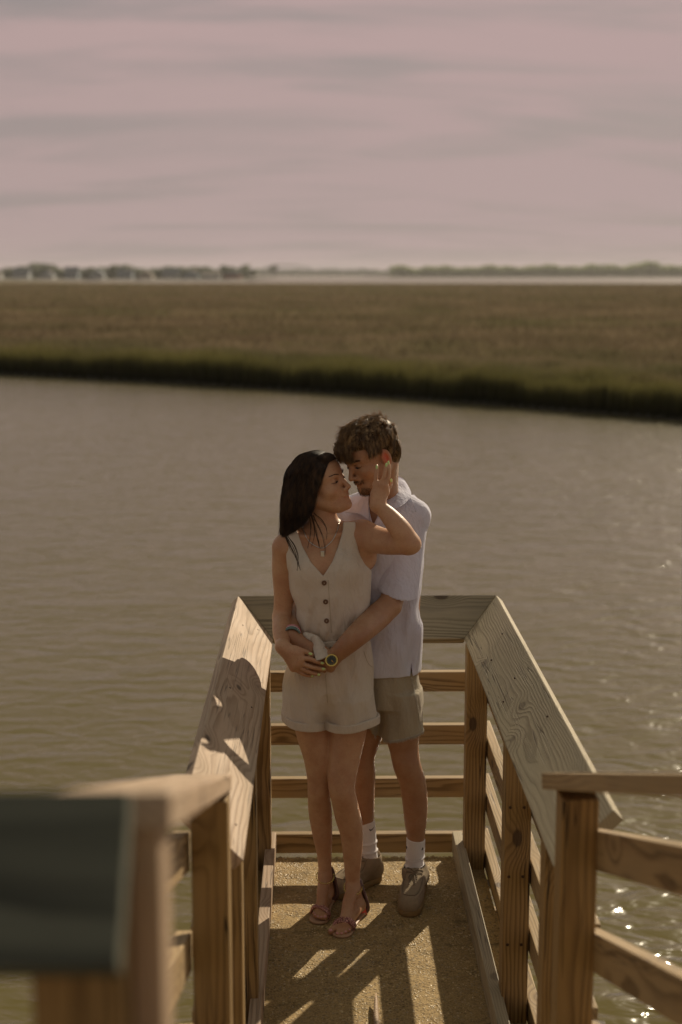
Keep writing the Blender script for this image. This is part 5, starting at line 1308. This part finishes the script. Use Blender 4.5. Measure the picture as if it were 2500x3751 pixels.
# ---- shirt
def folds_s(P, a):
    u, v = uv_of(P); f = np.clip((v-2080)/200, 0, 1)
    return f*(np.sin((u-1500)*.10+(v-2200)*.022)*.0055*np.clip((u-1440)/60, 0, 1)+np.sin(v*.03+u*.03)*.0030+np.sin(u*.06-v*.02)*.0025)+np.sin(u*.05-v*.055)*.0016*(1-f)
S = Sculpt((-.10, 4.82, .86), (.46, 5.20, 1.62), .0038)
S.loft([ring(1800, 1352, 1468, YM-.005, .066), ring(1835, 1310, 1512, YM, .084), ring(1872, 1262, 1548, YM, .105), ring(1926, 1250, 1562, YM, .118), ring(2047, 1256, 1553, YM, .126), ring(2200, 1266, 1544, YM, .122), ring(2330, 1270, 1542, YM, .122), ring(2400, 1268, 1546, YM, .125), ring(2468, 1270, 1547, YM, .126)], .01, fold=folds_s)
S.cap(q3(1430, 1828, YM), q3(1520, 1888, YM-.005), .050, .058, .03); S.cap(q3(1380, 1828, YM+.02), q3(1268, 1880, YM+.05), .048, .056, .03)
S.chain([q3(1272, 1900, YM+.05), q3(1200, 2020, YM+.07), q3(1150, 2100, YM+.06)], [px(64), px(60), px(60)], .02)
S.put(lambda P: np.minimum(np.maximum(poly_sd(P, [(1349, 1700), (1349, 1826), (1356, 1880), (1368, 1925), (1384, 1890), (1398, 1850), (1412, 1800), (1420, 1700)]), P[..., 1]-(YM+.0)),
      np.linalg.norm(P-q3(1406, 1790, YM-.02), axis=-1)-.058), S.lo, S.lo+S.n*S.res, .003, 'sub')
S.loft([ring(2450, 1284, 1534, YM, .110), ring(2520, 1284, 1534, YM, .110)], .002, 'sub')
S.put(lambda P: poly_sd(P, [(1503, 2485), (1507, 2425), (1513, 2485)]), S.lo, S.lo+S.n*S.res, .002, 'sub')
shirt = link('shirt', S.mesh('shirt'), M_shirt, bodyM)
# sleeve on the near arm, open at the hem
S = Sculpt((.13, 4.78, 1.12), (.46, 5.14, 1.56), .0036)
sl0, sl1 = q3(1500, 1912, YM-.012), q3(1459, 2172, YM-.110)
def sleeve(P, ra, rb, grow=0):
    ab = sl1-sl0; L_ = np.linalg.norm(ab); w = ab/L_; t = ((P-sl0)@w)/L_; tc_ = np.clip(t, 0, 1.2); q = P-sl0-(t*L_)[..., None]*w
    xx = np.cross(w, [0, 1, 0]); xx /= np.linalg.norm(xx); yy = np.cross(xx, w); a = q@xx; b = (q@yy)/.95; an = np.arctan2(b, a)
    rr = ra+(rb-ra)*np.clip(t, 0, 1)+(np.sin(an*3+t*5)*.0022+np.sin(an*5-t*3)*.0010)*np.clip(t, 0, 1)
    return np.sqrt(a*a+b*b)-rr-grow+np.where(t < 0, (t*L_)**2*6, 0), t, L_, a
hemc = lambda P: (P[..., 2]-sl1[2])+.22*(P[..., 0]-sl1[0])-.10*(P[..., 1]-sl1[1])
S.put(lambda P: np.maximum(sleeve(P, px(68), px(79))[0], -hemc(P)), S.lo, S.lo+S.n*S.res, .004)
S.put(lambda P: np.maximum(sleeve(P, px(57), px(71))[0], hemc(P)-.05), S.lo, S.lo+S.n*S.res, .002, 'sub')
link('sleeve', S.mesh('sleeve'), M_shirt, shirt)
# collar: standing back and two turned-down points
qc = q3
sheet('collar', [[qc(1446, 1742, YM+.050), qc(1458, 1770, YM+.010), qc(1438, 1812, YM-.060), qc(1412, 1852, YM-.100)],
                 [qc(1476, 1750, YM+.045), qc(1490, 1786, YM+.000), qc(1474, 1826, YM-.080), qc(1426, 1864, YM-.124)],
                 [qc(1496, 1784, YM+.045), qc(1510, 1812, YM-.015), qc(1484, 1848, YM-.098), qc(1434, 1872, YM-.134)]], .004, M_shirt, shirt)
sheet('collar', [[qc(1352, 1800, YM-.060), qc(1320, 1812, YM-.045), qc(1275, 1822, YM+.0), qc(1255, 1812, YM+.04)],
                 [qc(1350, 1850, YM-.092), qc(1322, 1848, YM-.085), qc(1272, 1846, YM-.03), qc(1240, 1832, YM+.02)],
                 [qc(1352, 1905, YM-.112), qc(1316, 1880, YM-.104), qc(1262, 1878, YM-.06), qc(1232, 1858, YM-.01)]], .0035, M_shirt, shirt)
sheet('placket', [[qc(1368, 1925, YM-.122), qc(1392, 1880, YM-.115), qc(1412, 1838, YM-.098)], [qc(1388, 1950, YM-.128), qc(1408, 1905, YM-.122), qc(1428, 1866, YM-.108)]], .003, M_shirt, shirt)
seam('yoke_seam', [(1504, 1824), (1514, 1845), (1521, 1862), (1524, 1876)], .0012, M_seam if False else M_shirt, shirt, shirt.data)
# ---- shorts
def folds_k(P, a):
    u, v = uv_of(P); return np.sin(u*.045+v*.03)*.0035+np.sin(u*.10-v*.015)*.0022
S = Sculpt((-.0, 4.84, .62), (.46, 5.24, 1.0), .0038)
fray = lambda P, a: folds_k(P, a)
S.loft([ring(2440, 1282, 1536, YM, .112), ring(2500, 1285, 1540, YM, .116), ring(2570, 1290, 1546, YM, .118)], .01, fold=folds_k)
S.loft([ring(2520, 1385, 1542, YM-.005, .112), ring(2640, 1382, 1551, YM-.012, .108), ring(2725, 1376, 1560, YM-.02, .100)], .02, fold=folds_k)
S.loft([ring(2540, 1290, 1420, YM+.02, .105), ring(2640, 1284, 1408, YM+.025, .098), ring(2715, 1284, 1396, YM+.03, .094)], .008, fold=folds_k)
def hemk(P):
    u, v = uv_of(P); ln = np.interp(u, [1280, 1352, 1366, 1385, 1420, 1470, 1530, 1560], [2655, 2668, 2690, 2708, 2716, 2712, 2694, 2676])+np.sin(u*.9)*1.6+np.sin(u*.37)*1.5
    return (ln-v)/1045.0
S.put(hemk, S.lo, S.lo+S.n*S.res, .002, 'and') if False else S.put(lambda P: -hemk(P), S.lo, S.lo+S.n*S.res, .001, 'and')
S.loft([ring(2660, 1396, 1542, YM-.018, .086), ring(2780, 1392, 1550, YM-.02, .084)], .002, 'sub'); S.loft([ring(2640, 1300, 1386, YM+.03, .080), ring(2780, 1300, 1386, YM+.03, .08)], .002, 'sub')
ks = link('shorts', S.mesh('shorts'), M_khaki, bodyM)
# frayed threads of the cut edge and of the open side seam
P = []
for _ in range(420):
    u = q_.uniform(1372, 1556); v = np.interp(u, [1366, 1385, 1420, 1470, 1530, 1560], [2690, 2708, 2716, 2712, 2694, 2676])-4
    p, n_ = depth_at(ks.data, u, v)
    if p is None: continue
    d = V3((q_.normal(0, .35), -.25, -1))*q_.uniform(.006, .014); P.append([p-n_*.001, p+d*.5+q_.normal(0, .001, 3), p+d+q_.normal(0, .002, 3)])
for _ in range(130):
    t_ = q_.uniform(0, 1); v = 2480+t_*170; u = np.interp(v, [2480, 2560, 2650], [1507, 1526, 1540])
    p, n_ = depth_at(ks.data, u, v)
    if p is None: continue
    d = V3((q_.normal(0, .8), -.6, q_.normal(-.3, .6)))*q_.uniform(.004, .010); P.append([p, p+d*.5, p+d])
strands('frayed_threads', None, np.array(P), .0009, M_fray, ks)['kind'] = 'stuff'
seam('side_seam', [(x_+1.5*math.sin(y_*.13), y_) for x_, y_ in [tuple(q) for q in catm([(1508, 2482), (1514, 2510), (1524, 2560), (1533, 2610), (1541, 2655)], 6)]], .0014, M_fray, ks, ks.data)
# ---- watch, bracelets
def ringband(name, c, axis, r, w, th, mat, par, ry=1.0, nrm=None):
    c = V3(c); ax = V3(axis); ax /= np.linalg.norm(ax); a = np.cross(ax, [0, 0, 1]); a /= np.linalg.norm(a); b = np.cross(ax, a); n = 28; V = []
    for i in range(n):
        t = 2*math.pi*i/n; dr = a*math.cos(t)+b*math.sin(t)*ry
        for rr, s_ in ((r, -w/2), (r+th, -w/2), (r+th, w/2), (r, w/2)): V.append(c+dr*rr+ax*s_)
    F = [[i*4+j, i*4+(j+1) % 4, ((i+1) % n)*4+(j+1) % 4, ((i+1) % n)*4+j] for i in range(n) for j in range(4)]
    return link(name, mesh_np(name, V, F), mat, par)
wa = q3(1262, 2368, Y0-.158)-mlw; wc = q3(1226, 2406, Y0-.150)
watch = thing('wristwatch', 'gold wristwatch with dark dial on the wrist of his near arm', 'watch', tuple(wc)); 
ringband('watch_strap', wc, wa, px(29), .014, .0028, M_gold, watch, .9)
dn = V3((-.10, -.80, .55)); dn /= np.linalg.norm(dn); dc = q3(1216, 2421, Y0-.192)
def disc(name, c, n_, r, h, mat, par, k=28):
    V1 = tube_arr([V3(c), V3(c)+V3(n_)*h], r, k); return link(name, mesh_poly(name, *V1), mat, par)
case = disc('watch_case', dc, dn, .0215, .008, M_gold, watch); M_dial = simple('dark_dial', (.02, .02, .015), .3)
dial = disc('dial', dc+dn*.0078, dn, .0170, .0007, M_dial, case)
e1 = np.cross(dn, [0, 0, 1]); e1 /= np.linalg.norm(e1); e2 = np.cross(e1, dn)
for i in range(12):
    a = i*math.pi/6; p = dc+dn*.0088+(e1*math.cos(a)+e2*math.sin(a))*.0138; d = (e1*math.cos(a)+e2*math.sin(a)); V1 = tube_arr([p-d*.0016, p+d*.0016], .0007, 4); link('hour_mark', mesh_poly('hour_mark', *V1), M_gold, case)
for a, l_ in ((4.0, .011), (4.35, .008)):
    d = (e1*math.cos(a)+e2*math.sin(a)); V1 = tube_arr([dc+dn*.0095, dc+dn*.0095+d*l_], .0009, 4); link('hand', mesh_poly('hand', *V1), simple('orange_hand', (.8, .3, .04), .4) if l_ > .01 else M_gold, case)
M_band1 = simple('white_red_band', (.70, .62, .60), .5); M_bandr = simple('red_stripe', (.5, .05, .06), .5); M_bandg = simple('grey_green_band', (.12, .19, .17), .5)
bx_ = mrw-q3(1084, 2240, YM-.07); bc_ = q3(1071, 2318, Y0-.078)
br1 = ringband('bracelet', bc_, bx_, px(30), .013, .0022, M_band1, None, 1.0); tag(br1, 'white bracelet with red stripes on the wrist of his far arm', 'bracelet', 'two bracelets on one wrist')
for o_ in (-.004, 0, .004): ringband('stripe', bc_+V3(bx_)/np.linalg.norm(bx_)*o_, bx_, px(30)+.0021, .0016, .0006, M_bandr, br1)
bc2 = bc_+V3(bx_)/np.linalg.norm(bx_)*.0155
br2 = ringband('bracelet', bc2, bx_, px(29), .015, .0026, M_bandg, None, 1.0); tag(br2, 'dark grey green wristband just below the striped one', 'bracelet', 'two bracelets on one wrist')
# pale print on the dark band
def glyphs(c, ax, r, par):
    ax = V3(ax)/np.linalg.norm(ax); a = np.cross(ax, [0, 0, 1]); a /= np.linalg.norm(a); b = np.cross(ax, a); 
    P_ = lambda t, s_: c+(a*math.cos(t)+b*math.sin(t))*r+ax*s_
    fr = V3((0, -1, 0)); t0 = math.atan2(fr@b, fr@a); L_ = []
    for k_, st in enumerate(([(.3, 1), (-.1, .6), (-.1, -.6), (.3, -1)], [(.7, 1), (.95, 0)], [(1.2, 1), (.95, 0), (.95, -1)])):
        pts = [P_(t0-.75+x_*.28, y_*.0035) for x_, y_ in st]; L_.append(tube_arr(pts, .0006, 4))
    link('print', mesh_poly('print', *join_arr(L_)), M_band1, par)
glyphs(bc2, bx_, px(29)+.0028, br2)
# ---- socks and shoes
def sock(name, pts, par):
    S = Sculpt(np.min([q3(u, v, y) for u, v, y, r in pts], axis=0)-.06, np.max([q3(u, v, y) for u, v, y, r in pts], axis=0)+.06, .0028)
    A = [q3(u, v, y) for u, v, y, r in pts]
    S.chain(A, [px(r) for u, v, y, r in pts], .006)
    def rib(P): 
        q = P-A[0]; an = np.arctan2(P[..., 1]-np.interp(-P[..., 2], [-a[2] for a in A], [a[1] for a in A]), P[..., 0]-np.interp(-P[..., 2], [-a[2] for a in A], [a[0] for a in A]))
        return an
    top_z = A[0][2]; S.put(lambda P: P[..., 2]-top_z-.006*np.sin(P[..., 0]*30), S.lo, S.lo+S.n*S.res, .002, 'and')
    for f in (.5, .68):
        c = A[0]*(1-f)+A[-1]*f; rr = px(pts[0][3]*(1-f)+pts[-1][3]*f)
        S.put(lambda P, c=c, rr=rr: np.sqrt((np.linalg.norm(P[..., :2]-c[:2], axis=-1)-rr)**2+(P[..., 2]-c[2]-.10*(P[..., 0]-c[0]))**2)-.0022, S.lo, S.lo+S.n*S.res, .008)
    return link(name, S.mesh(name), M_sock, par)
sk1 = sock('sock', [(1340, 2998, YM+.048, 36), (1345, 3050, YM+.05, 35.5), (1348, 3110, YM+.05, 35), (1356, 3170, YM+.05, 36)], bodyM)
sk2 = sock('sock', [(1524, 3068, YM-.005, 37), (1523, 3110, YM-.005, 36), (1519, 3160, YM-.005, 34.5), (1517, 3215, YM-.02, 36)], bodyM)
def mark(pts, par, me, r):
    P_ = [depth_at(me, u, v) for u, v in pts]; P_ = [p+n_*.0006 for p, n_ in P_ if p is not None]
    if len(P_) > 1: V1 = tube_arr(P_, np.array(r)[:len(P_)], 5); link('curved_tick', mesh_poly('curved_tick', *V1, True), M_ink, par)
mark([(1354, 3037), (1357, 3042), (1363, 3039), (1372, 3028)], sk1, sk1.data, [.0012, .0028, .0022, .0006])
mark([(1490, 3100), (1492, 3104), (1491, 3109)], sk2, sk2.data, [.002, .0034, .0015]); mark([(1549, 3104), (1548, 3110), (1546, 3115)], sk2, sk2.data, [.0015, .0028, .001])
def shoe(ank, heel, toe, par):
    """moccasin boot: ankle point, heel and toe on the ground"""
    ank, heel, toe = V3(ank), V3(heel), V3(toe); f = toe-heel; f[2] = 0; Lf = np.linalg.norm(f); f /= Lf; w = np.cross(f, [0, 0, 1.]); up = V3((0, 0, 1))
    P_ = lambda y, x, z: heel+f*y*Lf+w*x+up*z
    lo = np.minimum(heel, toe)-.09; hi = np.maximum(heel, toe)+.09; lo[2] = -.003; hi[2] = ank[2]+.06
    # sole
    S = Sculpt(lo, hi, .003)
    S.chain([P_(.10, 0, .015), P_(.35, .0, .014), P_(.68, .002, .014), P_(.86, .0, .015)], [.037, .037, .047, .042], .01)
    S.put(lambda P: np.abs(P[..., 2]-.0145)-.0135, S.lo, S.lo+S.n*S.res, .004, 'and'); sole = link('crepe_sole', S.mesh('crepe_sole'), M_crepe, par)
    S = Sculpt(lo, hi, .0028)
    S.chain([P_(.08, 0, .05), P_(.35, 0, .052), P_(.66, .002, .042), P_(.88, 0, .038)], [.036, .036, .045, .039], .015)
    S.put(lambda P: .022-P[..., 2], S.lo, S.lo+S.n*S.res, .004, 'and')
    ac = ank.copy(); S.chain([P_(.14, 0, .055), ac*.5+P_(.16, 0, .10)*.5, ac], [.040, .043, .044], .03)
    S.chain([ac-up*.02, P_(.42, 0, .078), P_(.62, 0, .052)], [.034, .031, .030], .025)
    S.cap(ac+up*.10, ac-up*.018, .046, .036, .003, 'sub')
    S.put(lambda P: (P-ac)@up+.55*((P-ac)@f)-.004, S.lo, S.lo+S.n*S.res, .004, 'and') if False else None
    # apron seam: raised ridge round the toe
    pts = [P_(.50, -.036, .075), P_(.72, -.036, .071), P_(.90, -.022, .062), P_(.955, 0, .058), P_(.90, .022, .062), P_(.72, .036, .071), P_(.50, .036, .075)]
    S.chain(pts, [.0052]*7, .004)
    up_ = link('suede_upper', S.mesh('suede_upper'), M_suede, par)
    from mathutils.bvhtree import BVHTree
    me_ = up_.data; co = np.empty(len(me_.vertices)*3, np.float32); me_.vertices.foreach_get('co', co); fv = np.empty(len(me_.polygons)*4, np.int32); me_.polygons.foreach_get('vertices', fv)
    bv = BVHTree.FromPolygons(co.reshape(-1, 3).tolist(), fv.reshape(-1, 4).tolist())
    def on(y, x, h=.0012):
        p = P_(y, x, 0); r = bv.ray_cast(Vector((p[0], p[1], .30)), Vector((0, 0, -1)))
        return (V3(r[0]) if r[0] is not None else P_(y, x, .06))+up*h
    ap = [on(y, x) for y, x in [tuple(q) for q in catm([(.40, -.033), (.55, -.033), (.72, -.033), (.86, -.026), (.925, -.010), (.925, .010), (.86, .026), (.72, .033), (.55, .033), (.40, .033)], 5)]]
    link('apron_seam', mesh_poly('apron_seam', *tube_arr(ap, .0019, 6), True), M_lace, up_)
    # laces crossed over the tongue and tied in a small bow
    for s_ in (-1, 1):
        for path in ([(.36, s_*.030), (.42, s_*.012), (.47, 0)], [(.42, s_*.030), (.47, s_*.014), (.50, 0)], [(.50, 0), (.52, s_*.014), (.58, s_*.018), (.60, s_*.009), (.54, s_*.003), (.50, 0)], [(.50, 0), (.57, s_*.006), (.66, s_*.012), (.71, s_*.008)]):
            link('lace', mesh_poly('lace', *tube_arr([on(y, x, .003) for y, x in [tuple(q) for q in catm(path, 5)]], .0019, 6), True), M_lace, up_)
    return up_
shoe(q3(1517, 3190, YM-.010), (.362, 5.075, 0), (.305, 4.795, 0), bodyM)
shoe(q3(1356, 3145, YM+.055), (.205, 5.125, 0), (.040, 4.955, 0), bodyM)
